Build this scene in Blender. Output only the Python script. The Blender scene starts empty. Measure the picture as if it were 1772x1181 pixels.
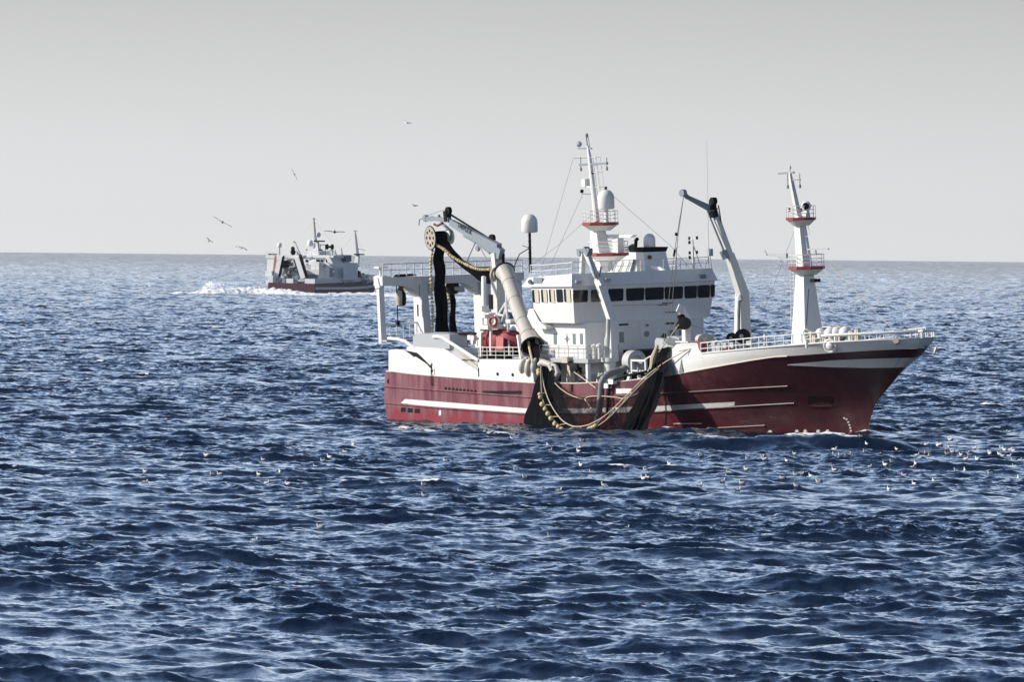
import bpy, bmesh, math, random
import numpy as np
from mathutils import Vector, Matrix
R = math.radians
S = bpy.context.scene
C = S.collection
# ------------------------------------------------------------------ camera
CAM_H = 15.6                      # metres above the water
FPX = 15435.0                     # focal length in pixels of the 1772 px wide photograph
PITCH = 179.0 / FPX
ROLL = math.atan(17 / 1772)
cam = bpy.data.cameras.new("camera")
co = bpy.data.objects.new("camera", cam)
C.objects.link(co)
cam.sensor_width = 36
cam.lens = FPX / 1772 * 36
cam.clip_start = 1
cam.clip_end = 80000
co.matrix_world = (Matrix.Translation((0, 0, CAM_H)) @ Matrix.Rotation(math.pi / 2 - PITCH, 4, 'X')
                   @ Matrix.Rotation(ROLL, 4, 'Z'))
S.camera = co
# ------------------------------------------------------------------ light
SUN_EL, SUN_AZ = R(26), R(-91)    # azimuth clockwise from +Y (the view direction): sun from the left
S.view_settings.view_transform = 'Standard'
S.view_settings.look = 'None'
S.view_settings.exposure = 0.12
S.view_settings.gamma = 1.0
wd = bpy.data.worlds.new("World")
S.world = wd
wd.use_nodes = True
nt = wd.node_tree
for n in list(nt.nodes):
    nt.nodes.remove(n)
wo = nt.nodes.new('ShaderNodeOutputWorld')
bg = nt.nodes.new('ShaderNodeBackground')
sky = nt.nodes.new('ShaderNodeTexSky')
sky.sky_type = 'NISHITA'
sky.sun_disc = False
sky.sun_elevation = SUN_EL
sky.sun_rotation = SUN_AZ
sky.air_density, sky.dust_density, sky.ozone_density = 1.0, 2.0, 1.5
# pale hazy air low over the sea: the sky fades to a neutral grey in its lowest degrees
tc = nt.nodes.new('ShaderNodeTexCoord')
sx = nt.nodes.new('ShaderNodeSeparateXYZ')
rp = nt.nodes.new('ShaderNodeValToRGB')
fr = nt.nodes.new('ShaderNodeValToRGB')
mx = nt.nodes.new('ShaderNodeMix')
mx.data_type = 'RGBA'
nt.links.new(tc.outputs['Generated'], sx.inputs[0])
nt.links.new(sx.outputs['Z'], rp.inputs[0])
nt.links.new(sx.outputs['Z'], fr.inputs[0])
SKY = 0.1
def setramp(r, pts):
    e = r.color_ramp.elements
    while len(e) > 1:
        e.remove(e[-1])
    e[0].position, e[0].color = pts[0][0], (*pts[0][1], 1)
    for p, c in pts[1:]:
        k = e.new(p)
        k.color = (*c, 1)
g = lambda r, gg, b: (r / SKY, gg / SKY, b / SKY)
setramp(rp, [(0.0, g(.735, .74, .74)), (0.010, g(.69, .695, .70)), (0.021, g(.60, .602, .602)), (0.031, g(.505, .507, .507)), (0.042, g(.66, .70, .75)), (0.08, g(1.18, 1.30, 1.46)), (0.19, g(.88, 1.14, 1.56)), (0.30, g(.38, .60, 1.06)), (0.40, g(.19, .35, .72)), (0.5, g(.10, .16, .31)), (1.0, g(.07, .12, .25))])
setramp(fr, [(0.0, (0, 0, 0)), (0.15, (0, 0, 0)), (0.6, (.4, .4, .4))])
nt.links.new(fr.outputs[0], mx.inputs['Factor'])
nt.links.new(rp.outputs[0], mx.inputs['A'])
nt.links.new(sky.outputs[0], mx.inputs['B'])
# a hazy sky is brighter towards the sun and dimmer away from it; behind the viewer it is dimmed to weaken the fill
mr = nt.nodes.new('ShaderNodeMapRange')
mr.inputs['From Min'].default_value, mr.inputs['From Max'].default_value = -1, 1
mr.inputs['To Min'].default_value, mr.inputs['To Max'].default_value = 1.40, .52
nt.links.new(sx.outputs['X'], mr.inputs['Value'])
m2 = nt.nodes.new('ShaderNodeMapRange')
m2.inputs['From Min'].default_value, m2.inputs['From Max'].default_value = -.6, .6
m2.inputs['To Min'].default_value, m2.inputs['To Max'].default_value = .68, 1.0
nt.links.new(sx.outputs['Y'], m2.inputs['Value'])
mm_ = nt.nodes.new('ShaderNodeMath')
mm_.operation = 'MULTIPLY'
nt.links.new(mr.outputs[0], mm_.inputs[0])
nt.links.new(m2.outputs[0], mm_.inputs[1])
vm = nt.nodes.new('ShaderNodeVectorMath')
vm.operation = 'SCALE'
nt.links.new(mx.outputs['Result'], vm.inputs[0])
nt.links.new(mm_.outputs[0], vm.inputs['Scale'])
nt.links.new(vm.outputs[0], bg.inputs[0])
bg.inputs[1].default_value = SKY
nt.links.new(bg.outputs[0], wo.inputs[0])
sun = bpy.data.lights.new("sun", 'SUN')
so = bpy.data.objects.new("sun", sun)
C.objects.link(so)
sun.energy = 4.5
sun.angle = R(0.5)
sun.color = (1.0, 0.93, 0.82)
so.rotation_euler = (math.pi / 2 - SUN_EL, 0, -SUN_AZ + math.pi)
so.location = (-300, 600, 300)

# ------------------------------------------------------------------ material helpers
def nmat(name):
    m = bpy.data.materials.new(name)
    m.use_nodes = True
    b = m.node_tree.nodes['Principled BSDF']
    return m, m.node_tree, b

# ------------------------------------------------------------------ sea
REARTH = 6.371e6
def drop(x, y):
    return -(x * x + y * y) / (2 * REARTH)

def wave_tile(L, N, kmin, kmax, seed, hs, wind, tp):
    rng = np.random.default_rng(seed)
    k1 = 2 * np.pi * np.fft.fftfreq(N, L / N)
    kx, ky = np.meshgrid(k1, k1, indexing='xy')
    k = np.hypot(kx, ky)
    k[0, 0] = 1
    w = np.sqrt(9.81 * k)
    wp = 2 * np.pi / tp
    gam = np.exp(-(w - wp) ** 2 / (2 * (np.where(w < wp, .07, .09) * wp) ** 2))
    Sw = w ** -5 * np.exp(-1.25 * (wp / w) ** 4) * 1.8 ** gam
    Sk = Sw * 0.5 * np.sqrt(9.81 / k) / k
    cs = (kx * math.cos(wind) + ky * math.sin(wind)) / k
    spread = np.where(cs > 0, .35 * cs ** 2 + .65 * np.abs(cs) ** 5, 0.03 * cs ** 2) + .015
    P = Sk * spread * (1 + (CHOPPY ** 2 - 1) * np.clip((k - .9) / 1.6, 0, 1))
    P[0, 0] = 0
    full = P.copy()
    P[(k < kmin) | (k >= kmax)] = 0
    dk = (2 * np.pi / L) ** 2
    a = np.sqrt(P * dk) * (rng.standard_normal((N, N)) + 1j * rng.standard_normal((N, N)))
    return a, kx, ky, k, (full * dk).sum()

def tiles(hs, tp, wind):
    out = []
    LA, NA, LB, NB = 311.0, 1024, 47.0, 768
    kc = 2 * np.pi / 2.4
    a, kx, ky, k, tot = wave_tile(LA, NA, 0, kc, 5, hs, wind, tp)
    sc_ = (hs / 4) / math.sqrt(tot) / math.sqrt(2) * math.sqrt(2)
    b, bx, by, bk, _ = wave_tile(LB, NB, kc, 1e9, 9, hs, wind, tp)
    for (L, N, A, kx, ky, k) in ((LA, NA, a, kx, ky, k), (LB, NB, b, bx, by, bk)):
        A = A * sc_
        f = lambda Z: np.real(np.fft.ifft2(Z)) * N * N
        out.append((L, N, f(A), f(-1j * kx / k * A), f(-1j * ky / k * A),
                    f(kx * kx / k * A), f(ky * ky / k * A), f(kx * ky / k * A)))
    return out

def sample(F, L, N, x, y):
    u = (x / L * N) % N
    v = (y / L * N) % N
    i = u.astype(np.int32)
    j = v.astype(np.int32)
    fu = (u - i).astype(np.float32)
    fv = (v - j).astype(np.float32)
    i2, j2 = (i + 1) % N, (j + 1) % N
    i %= N
    j %= N
    return (F[j, i] * (1 - fu) + F[j, i2] * fu) * (1 - fv) + (F[j2, i] * (1 - fu) + F[j2, i2] * fu) * fv

HS, TP, WIND = 0.72, 2.9, R(-112)
CHOPPY = 1.33                     # how much steeper than a plain wind sea the short waves stand
TILES = tiles(HS, TP, WIND)
CHOP = 1.15
def sea_disp(x, y, fade=1.0):
    (L, N, h, dx, dy, jx, jy, jc), (L2, N2, h2, dx2, dy2, jx2, jy2, jc2) = TILES
    c, s = math.cos(.31), math.sin(.31)
    xb, yb = c * x - s * y, s * x + c * y
    # gusts: patches of rougher and of smoother water
    gust = np.clip(1 + .22 * sample(h, L, N, x * .37 + 90, y * .11 + 17) / (HS / 4), .35, 1.75)
    fade = fade * gust
    H = sample(h, L, N, x, y) + sample(h2, L2, N2, xb, yb) * fade
    bX, bY = sample(dx2, L2, N2, xb, yb) * fade, sample(dy2, L2, N2, xb, yb) * fade
    X = sample(dx, L, N, x, y) + c * bX + s * bY
    Y = sample(dy, L, N, x, y) - s * bX + c * bY
    a = 1 - CHOP * sample(jx, L, N, x, y)
    b = 1 - CHOP * sample(jy, L, N, x, y)
    cc = -CHOP * sample(jc, L, N, x, y)
    J = a * b - cc * cc
    return H, -X * CHOP, -Y * CHOP, J

# waves the ship's own hull makes: (x, y, half length, half width, turn, height)
BUMPS = []
def bumps(x, y):
    z = np.zeros_like(x)
    for (bx, by, la, lb, rot, h) in BUMPS:
        c, s = math.cos(rot), math.sin(rot)
        u = ((x - bx) * c + (y - by) * s) / la
        v = (-(x - bx) * s + (y - by) * c) / lb
        z += h * np.exp(-(u * u + v * v))
    return z
# ------------------------------------------------------------------ helpers
random.seed(4)
CAMM = co.matrix_world.copy()
CAMO = CAMM.translation.copy()
def ray(px, py):
    return (CAMM.to_3x3() @ Vector(((px - 886) / FPX, -(py - 590.5) / FPX, -1))).normalized()
def ground(px, py):                       # a point of the photograph on the sea
    d = ray(px, py)
    z = 0.0
    for _ in range(6):
        p = CAMO + d * ((z - CAMO.z) / d.z)
        z = drop(p.x, p.y)
    return p
def far_point(px, py, dist):
    return CAMO + ray(px, py) * dist

class Frame:
    """a ship's own axes: X forward, Y to port, Z up, origin at the middle of the stern on the water"""
    def __init__(s, x, y, heading, heel):
        th, he = R(heading), R(heel)
        s.m = Matrix.Translation((x, y, drop(x, y))) @ Matrix.Rotation(-th, 4, 'Z') @ Matrix.Rotation(he, 4, 'X')
        s.inv = s.m.inverted()
        s.o = s.inv @ CAMO
    def at(s, px, py, Y=None, X=None, Z=None):
        d = s.inv.to_3x3() @ ray(px, py)
        i, v = (1, Y) if Y is not None else (0, X) if X is not None else (2, Z)
        return s.o + d * ((v - s.o[i]) / d[i])
V = Vector

class MB:
    def __init__(s):
        s.v, s.f, s.mi = [], [], []
    def add(s, vs, fs, mi=0):
        n = len(s.v)
        s.v += [tuple(p) for p in vs]
        s.f += [tuple(i + n for i in f) for f in fs]
        s.mi += [mi] * len(fs)
        return s
    def box(s, lo, hi, mi=0):
        x0, y0, z0 = lo
        x1, y1, z1 = hi
        return s.add([(x0, y0, z0), (x1, y0, z0), (x1, y1, z0), (x0, y1, z0), (x0, y0, z1), (x1, y0, z1), (x1, y1, z1), (x0, y1, z1)],
                     [(3, 2, 1, 0), (4, 5, 6, 7), (0, 1, 5, 4), (1, 2, 6, 5), (2, 3, 7, 6), (3, 0, 4, 7)], mi)
    def hexa(s, b, t, mi=0):              # four bottom and four top corners
        return s.add(list(b) + list(t), [(3, 2, 1, 0), (4, 5, 6, 7), (0, 1, 5, 4), (1, 2, 6, 5), (2, 3, 7, 6), (3, 0, 4, 7)], mi)
    def frame(s, d, up=None):
        d = V(d).normalized()
        up = V(up) if up is not None else (V((0, 0, 1)) if abs(d.z) < .9 else V((0, 1, 0)))
        a = up.cross(d).normalized()
        return a, d.cross(a).normalized()
    def beam(s, p0, p1, w, h, w1=None, h1=None, up=None, mi=0):
        p0, p1 = V(p0), V(p1)
        a, b = s.frame(p1 - p0, up)
        w1, h1 = w1 if w1 is not None else w, h1 if h1 is not None else h
        q = lambda p, w, h: [p - a * w / 2 - b * h / 2, p + a * w / 2 - b * h / 2, p + a * w / 2 + b * h / 2, p - a * w / 2 + b * h / 2]
        return s.hexa(q(p0, w, h), q(p1, w1, h1), mi)
    def cyl(s, p0, p1, r0, r1=None, n=12, caps=True, mi=0):
        p0, p1 = V(p0), V(p1)
        r1 = r0 if r1 is None else r1
        a, b = s.frame(p1 - p0)
        vs = []
        for p, r in ((p0, r0), (p1, r1)):
            vs += [p + (a * math.cos(t) + b * math.sin(t)) * r for t in [2 * math.pi * k / n for k in range(n)]]
        fs = [(k, (k + 1) % n, n + (k + 1) % n, n + k) for k in range(n)]
        if caps:
            fs += [tuple(range(n - 1, -1, -1)), tuple(range(n, 2 * n))]
        return s.add(vs, fs, mi)
    def tube(s, pts, r, n=7, caps=True, mi=0):
        pts = [V(p) for p in pts]
        rs = r if isinstance(r, (list, tuple)) else [r] * len(pts)
        vs, a = [], None
        for i, p in enumerate(pts):
            d = (pts[min(i + 1, len(pts) - 1)] - pts[max(i - 1, 0)]).normalized()
            if a is None:
                a, b = s.frame(d)
            else:
                a = (a - d * a.dot(d)).normalized()
                b = d.cross(a)
            vs += [p + (a * math.cos(t) + b * math.sin(t)) * rs[i] for t in [2 * math.pi * k / n for k in range(n)]]
        fs = []
        for i in range(len(pts) - 1):
            fs += [(i * n + k, i * n + (k + 1) % n, (i + 1) * n + (k + 1) % n, (i + 1) * n + k) for k in range(n)]
        if caps:
            m = (len(pts) - 1) * n
            fs += [tuple(range(n - 1, -1, -1)), tuple(range(m, m + n))]
        return s.add(vs, fs, mi)
    def prism(s, poly, off, mi=0):
        poly = [V(p) for p in poly]
        off = V(off)
        n = len(poly)
        return s.add(poly + [p + off for p in poly], [tuple(range(n - 1, -1, -1)), tuple(range(n, 2 * n))] + [(k, (k + 1) % n, n + (k + 1) % n, n + k) for k in range(n)], mi)
    def lathe(s, prof, o=(0, 0, 0), axis=(0, 0, 1), n=20, mi=0):
        o, ax = V(o), V(axis).normalized()
        a, b = s.frame(ax)
        vs = []
        for r, z in prof:
            vs += [o + ax * z + (a * math.cos(t) + b * math.sin(t)) * max(r, 1e-4) for t in [2 * math.pi * k / n for k in range(n)]]
        fs = []
        for i in range(len(prof) - 1):
            fs += [(i * n + k, i * n + (k + 1) % n, (i + 1) * n + (k + 1) % n, (i + 1) * n + k) for k in range(n)]
        m = (len(prof) - 1) * n
        fs += [tuple(range(n - 1, -1, -1)), tuple(range(m, m + n))]
        return s.add(vs, fs, mi)
    def ball(s, o, r, n=10, sz=1.0, mi=0):
        rx = r if isinstance(r, (int, float)) else 1
        return s.lathe([(rx * math.sin(math.pi * k / 6), -rx * sz * math.cos(math.pi * k / 6)) for k in range(7)], o, (0, 0, 1), n, mi)
    def torus(s, o, axis, R_, r, n=18, m=7, mi=0):
        a, b = s.frame(axis)
        s.tube([V(o) + (a * math.cos(t) + b * math.sin(t)) * R_ for t in [2 * math.pi * k / n for k in range(n + 1)]], r, m, False, mi)
        return s
    def loft(s, lines, mi=0, close=False):
        n = len(lines[0])
        vs = [p for L in lines for p in L]
        fs = []
        for i in range(len(lines) - 1):
            for k in range(n - 1):
                fs.append((i * n + k, i * n + k + 1, (i + 1) * n + k + 1, (i + 1) * n + k))
        return s.add(vs, fs, mi)
    def rail(s, base, h=1.0, rails=(1.0, .66, .33), step=1.5, r=.035, posts=True, up=V((0, 0, 1))):
        base = [V(p) for p in base]
        for k in rails:
            s.tube([p + up * h * k for p in base], r if k == 1.0 else r * .75, 6)
        if posts:
            for p, q in zip(base[:-1], base[1:]):
                n = max(1, round((q - p).length / step))
                for i in range(n):
                    t = p + (q - p) * (i / n)
                    s.cyl(t, t + up * h, r, n=6)
            s.cyl(base[-1], base[-1] + up * h, r, n=6)
        return s
    def build(s, name, mats, parent=None, org=None, angle=35, label=None, solid=None):
        me = bpy.data.meshes.new(name)
        vs = s.v if org is None else [(x - org[0], y - org[1], z - org[2]) for x, y, z in s.v]
        me.from_pydata(vs, [], s.f)
        mats = mats if isinstance(mats, (list, tuple)) else [mats]
        for m in mats:
            me.materials.append(m)
        if len(mats) > 1:
            me.polygons.foreach_set('material_index', s.mi)
        me.polygons.foreach_set('use_smooth', [True] * len(me.polygons))
        bm = bmesh.new()
        bm.from_mesh(me)
        bmesh.ops.recalc_face_normals(bm, faces=bm.faces)
        bm.to_mesh(me)
        bm.free()
        me.set_sharp_from_angle(angle=R(angle))
        o = bpy.data.objects.new(name, me)
        C.objects.link(o)
        if parent:
            o.parent = parent
        if label:
            o['label'] = label
        return o

def tag(o, label, cat, group=None, kind=None):
    o['label'], o['category'] = label, cat
    if group:
        o['group'] = group
    if kind:
        o['kind'] = kind
    return o
def thing(name, label, cat, F, p=(0, 0, 0), group=None):
    o = bpy.data.objects.new(name, None)
    C.objects.link(o)
    o.matrix_world = F.m @ Matrix.Translation(p)
    o.empty_display_size = .5
    return tag(o, label, cat, group)
def single(mb, name, mats, F, p, label, cat, group=None, angle=35):   # a thing that is one mesh, its origin at p
    o = mb.build(name, mats, None, p, angle)
    o.matrix_world = F.m @ Matrix.Translation(p)
    return tag(o, label, cat, group)

# ------------------------------------------------------------------ materials
def paint(name, col, rough=.45, dirt=(.42, .36, .30), amount=.22, scale=.8, metallic=0):
    """painted steel with faint vertical runs of dirt and rust"""
    m, t, b = nmat(name)
    N, Lk = t.nodes.new, t.links.new
    b.inputs['Roughness'].default_value = rough
    b.inputs['Metallic'].default_value = metallic
    tc = N('ShaderNodeTexCoord')
    mp = N('ShaderNodeMapping')
    mp.inputs['Scale'].default_value = (2.2 * scale, 2.2 * scale, .35 * scale)
    Lk(tc.outputs['Object'], mp.inputs[0])
    n = N('ShaderNodeTexNoise')
    n.inputs['Scale'].default_value = 1.6
    n.inputs['Detail'].default_value = 7
    n.inputs['Roughness'].default_value = .6
    Lk(mp.outputs[0], n.inputs['Vector'])
    r = N('ShaderNodeMapRange')
    r.inputs['From Min'].default_value = .50
    r.inputs['From Max'].default_value = .80
    r.inputs['To Max'].default_value = amount
    Lk(n.outputs[0], r.inputs['Value'])
    mx = N('ShaderNodeMix')
    mx.data_type = 'RGBA'
    mx.inputs['A'].default_value = (*col, 1)
    mx.inputs['B'].default_value = (*dirt, 1)
    Lk(r.outputs[0], mx.inputs['Factor'])
    Lk(mx.outputs['Result'], b.inputs['Base Color'])
    return m

def hull_red():
    """maroon hull paint: chalky and streaked above, fresher red near the waterline"""
    m, t, b = nmat("hull_red_paint")
    N, Lk = t.nodes.new, t.links.new
    b.inputs['Roughness'].default_value = .38
    tc = N('ShaderNodeTexCoord')
    sp_ = N('ShaderNodeSeparateXYZ')
    Lk(tc.outputs['Object'], sp_.inputs[0])
    def noise(sc, det, mapsc):
        mp = N('ShaderNodeMapping')
        mp.inputs['Scale'].default_value = mapsc
        Lk(tc.outputs['Object'], mp.inputs[0])
        n = N('ShaderNodeTexNoise')
        n.inputs['Scale'].default_value = sc
        n.inputs['Detail'].default_value = det
        n.inputs['Roughness'].default_value = .62
        Lk(mp.outputs[0], n.inputs['Vector'])
        return n.outputs[0]
    def rng(v, a, c, lo=0, hi=1):
        r = N('ShaderNodeMapRange')
        r.inputs['From Min'].default_value = a
        r.inputs['From Max'].default_value = c
        r.inputs['To Min'].default_value = lo
        r.inputs['To Max'].default_value = hi
        Lk(v, r.inputs['Value'])
        return r.outputs[0]
    def mix(f, A, B):
        x = N('ShaderNodeMix')
        x.data_type = 'RGBA'
        Lk(f, x.inputs['Factor'])
        for k, v in (('A', A), ('B', B)):
            if isinstance(v, tuple):
                x.inputs[k].default_value = (*v, 1)
            else:
                Lk(v, x.inputs[k])
        return x.outputs['Result']
    def math_(op, a, c):
        x = N('ShaderNodeMath')
        x.operation = op
        for i, v in enumerate((a, c)):
            if isinstance(v, (int, float)):
                x.inputs[i].default_value = v
            else:
                Lk(v, x.inputs[i])
        return x.outputs[0]
    streak = noise(1.3, 7, (1.2, 1.2, .16))
    blot = noise(.45, 6, (1, 1, 1.4))
    # chalking is strongest on the old paint of the aft half; the bow's shade is put into the base colour
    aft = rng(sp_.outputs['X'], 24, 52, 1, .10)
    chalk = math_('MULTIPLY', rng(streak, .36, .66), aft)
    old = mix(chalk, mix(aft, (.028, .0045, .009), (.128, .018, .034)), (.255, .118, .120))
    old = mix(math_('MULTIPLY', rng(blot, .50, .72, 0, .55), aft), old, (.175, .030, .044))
    # boot top: z plus noise decides where the fresh red shows
    z = math_('ADD', sp_.outputs['Z'], rng(noise(.55, 6, (1, 1, .5)), .3, .7, -1.1, 1.1))
    fresh = mix(rng(sp_.outputs['X'], 26, 50), (.235, .016, .028), (.055, .006, .011))  # darkened forward too: the bow's shade painted into this red
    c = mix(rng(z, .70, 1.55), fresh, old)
    c = mix(rng(noise(5, 5, (1, 1, .12)), .66, .80, 0, .35), c, (.30, .20, .17))
    # rust runs, and plates slightly dished between the frames
    c = mix(rng(noise(1.1, 8, (2.5, 2.5, .10)), .63, .80, 0, .55), c, (.13, .05, .03))
    Lk(c, b.inputs['Base Color'])
    bp = N('ShaderNodeBump')
    bp.inputs['Strength'].default_value = .5
    bp.inputs['Distance'].default_value = .035
    Lk(noise(.9, 3, (1.2, 1.2, .8)), bp.inputs['Height'])
    Lk(bp.outputs[0], b.inputs['Normal'])
    return m

def plain(name, col, rough=.5, metallic=0):
    m = paint(name, col, rough, tuple(x * .6 for x in col), .5, 1.5, metallic)
    if max(col) < .04:
        m.node_tree.nodes['Principled BSDF'].inputs['Specular IOR Level'].default_value = .15
    return m

WHITE = paint("white_paint", (.80, .79, .76), .42)
GREYW = paint("pale_grey_paint", (.42, .44, .46), .5)
CREAM = paint("cream_plastic", (.54, .49, .40), .55, (.35, .27, .18), .5, 1.6)
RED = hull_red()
REDP = paint("red_fascia_paint", (.30, .035, .035), .5)
DARK = plain("black_steel", (.007, .007, .009), .6)
STEEL = paint("grey_blue_steel", (.24, .28, .32), .5, (.08, .08, .08), .5, 1.4)
CRANEG = paint("crane_pale_grey_paint", (.68, .68, .64), .45, (.30, .25, .20), .35, 1.4)
DECK = plain("deck_paint", (.10, .13, .12), .7)
RUST = plain("rusty_steel", (.16, .07, .035), .8)
YEL = paint("float_cork", (.62, .50, .27), .7, (.25, .18, .08), .5, 3)
ROPE = plain("pale_rope", (.55, .47, .33), .85)
WIRE = plain("wire_rope", (.13, .13, .13), .6)
BLUE = plain("blue_tarpaulin", (.03, .07, .20), .6)
BOATR = plain("red_tarpaulin", (.26, .02, .03), .6)
TUBE = paint("transfer_tube_rubber", (.52, .49, .44), .5, (.27, .23, .18), .5, 1.2)
HOSE = plain("hose_rubber", (.20, .20, .21), .5)
REEL = paint("hose_reel_paint", (.50, .50, .49), .5)
STRIPE = paint("white_stripe_paint", (.74, .74, .72), .45, (.40, .20, .20), .3)
def glassm():
    m, t, b = nmat("dark_window_glass")
    b.inputs['Base Color'].default_value = (.008, .010, .013, 1)
    b.inputs['Roughness'].default_value = .06
    n = t.nodes.new('ShaderNodeTexNoise')
    n.inputs['Scale'].default_value = 1.2
    bp = t.nodes.new('ShaderNodeBump')
    bp.inputs['Strength'].default_value = .05
    t.links.new(n.outputs[0], bp.inputs['Height'])
    t.links.new(bp.outputs[0], b.inputs['Normal'])
    return m
GLASS = glassm()
def netm(name, cover, col):
    """knotted netting: a weave far finer than a pixel, partly see-through"""
    m, t, b = nmat(name)
    N, Lk = t.nodes.new, t.links.new
    b.inputs['Base Color'].default_value = (*col, 1)
    b.inputs['Roughness'].default_value = .9
    b.inputs['Specular IOR Level'].default_value = .05
    tc = N('ShaderNodeTexCoord')
    mp = N('ShaderNodeMapping')
    mp.inputs['Scale'].default_value = (1.5, 1.5, .25)
    Lk(tc.outputs['Object'], mp.inputs[0])
    n = N('ShaderNodeTexNoise')
    n.inputs['Scale'].default_value = 2.0
    n.inputs['Detail'].default_value = 8
    Lk(mp.outputs[0], n.inputs['Vector'])
    r = N('ShaderNodeMapRange')
    r.inputs['From Min'].default_value = .3
    r.inputs['From Max'].default_value = .7
    r.inputs['To Min'].default_value = max(0, cover - .30)
    r.inputs['To Max'].default_value = min(1, cover + .30)
    Lk(n.outputs[0], r.inputs['Value'])
    tr = N('ShaderNodeBsdfTransparent')
    mx = N('ShaderNodeMixShader')
    Lk(r.outputs[0], mx.inputs[0])
    Lk(tr.outputs[0], mx.inputs[1])
    Lk(b.outputs[0], mx.inputs[2])
    Lk(mx.outputs[0], t.nodes['Material Output'].inputs[0])
    return m
NET = netm("dark_netting", 1.36, (.005, .0055, .008))
NETT = netm("thin_dark_netting", .80, (.006, .006, .008))
# ------------------------------------------------------------------ the near vessel
F = Frame(-5.21, 763.65, 57, 2.3)
at = F.at
STEM = [(-2.6, 61.2), (0, 61.7), (.8, 61.97), (1.7, 62.4), (2.64, 63.0), (3.6, 64.2), (4.5, 65.4), (5.14, 66.1), (6.0, 67.3), (6.65, 68.4), (7.64, 69.1), (8.4, 69.35), (9.2, 69.5)]
def lerp_tab(t, x):
    return float(np.interp(x, [p[0] for p in t], [p[1] for p in t]))
def half(X, z):
    """half breadth of the hull at station X and height z"""
    xs = lerp_tab(STEM, z)
    k = min(1, max(0, (z + .5) / 8.5)) ** 1.5
    Le = 33 - 16 * k
    t = min(1, max(0, (xs - X) / Le))
    p, q = 1.6 + .7 * k, 1.0 + .65 * k
    b = 7.0 * max(0, 1 - (1 - t) ** p) ** (1 / q)
    if X < 8:
        b *= 1 - .05 * ((8 - X) / 8) ** 2
    return b
def hp(px, py, off=0.0):
    Y = -7.0
    for _ in range(25):
        q = at(px, py, Y=Y)
        Y = .5 * Y - .5 * half(q.x, q.z)
    return V((q.x, Y - off, q.z))
def curve(pts):
    L = [hp(*p) for p in pts]
    return [(q.x, q.z) for q in L]
ZB = curve([(671, 643), (740, 650), (830, 657), (920, 663), (1000, 664), (1080, 660), (1130, 654), (1175, 647), (1240, 635), (1300, 624), (1340, 618), (1380, 615.8), (1450, 610.8), (1520, 606.5), (1570, 604.4)])
ZB = [(-1, ZB[0][1])] + ZB + [(72, ZB[-1][1] + .05)]
ZT = [(43.0, 5.2), (43.6, 6.2), (44.6, 7.0), (45.3, 7.45), (48.0, 7.5), (48.5, 6.72)] + [p for p in curve([(1260, 607.5), (1320, 601.8), (1380, 596.9), (1440, 592.4), (1480, 590.6), (1557, 587.2)])]
ZT += [(72, ZT[-1][1] + .1)]
zb = lambda X: lerp_tab(ZB, X)
zt = lambda X: lerp_tab(ZT, X)
print("ZB", [tuple(round(c, 2) for c in p) for p in ZB])
print("ZT", [tuple(round(c, 2) for c in p) for p in ZT])

ship = thing('fishing_vessel', 'large fishing vessel with dark red hull and white superstructure hauling its net', 'fishing vessel', F)
def xst(z):
    return lerp_tab([(-3, 1.6), (0, .6), (1.8, 0.0), (5, 0.35), (9, .35)], z)
def hull_grid(lo, hi, rows, us, side):
    out = []
    for r in range(rows + 1):
        L = []
        for u in us:
            Xg = u * 69.5
            z = lo(Xg) + (hi(Xg) - lo(Xg)) * r / rows
            X = xst(z) + u * (lerp_tab(STEM, z) - xst(z))
            z = lo(X) + (hi(X) - lo(X)) * r / rows
            X = xst(z) + u * (lerp_tab(STEM, z) - xst(z))
            L.append((X, side * half(X, z), z))
        out.append(L)
    return out
us = [i / 60 * .8 for i in range(60)] + [.8 + .2 * (1 - (1 - i / 40) ** 1.6) for i in range(41)]
mb = MB()
for sd in (-1, 1):
    mb.loft(hull_grid(lambda X: -2.6, zb, 18, us, sd))
g1, g2 = hull_grid(lambda X: -2.6, zb, 18, us, -1), hull_grid(lambda X: -2.6, zb, 18, us, 1)
mb.loft([[r[0] for r in g1], [r[0] for r in g2]])
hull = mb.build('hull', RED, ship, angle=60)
# white bow bulwark above the red
mb = MB()
u0 = 43.0 / 69.5
usb = [u0 + (1 - u0) * (1 - (1 - i / 70) ** 1.35) for i in range(71)]
for sd in (-1, 1):
    mb.loft(hull_grid(lambda X: zb(X) + .004, zt, 6, usb, sd))
bow = mb.build('bow_bulwark', WHITE, ship, angle=60)
mb = MB()                                                    # capping and inner face of the bulwark
for sd in (-1, 1):
    L = hull_grid(lambda X: zb(X) + .004, zt, 6, usb, sd)[-1]
    mb.tube([(x, y, z) for x, y, z in L[6:]], .07, 6)
mb.build('bulwark_cap', WHITE, bow)
# decks
mb = MB()
def deck(x0, x1, zf, n=24, inset=.12):
    L = []
    for i in range(n + 1):
        X = x0 + (x1 - x0) * i / n
        b = max(.02, half(X, zf(X)) - inset)
        L.append([(X, -b + 2 * b * k / 4, zf(X)) for k in range(5)])
    mb.loft(L)
deck(.6, 45, lambda X: zb(X) - 1.05)
deck(44, 68.8, lambda X: zt(max(X, 49)) - .75)
deck(.6, 24.1, lambda X: 5.66)
deckm = mb.build('deck', DECK, ship)
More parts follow.
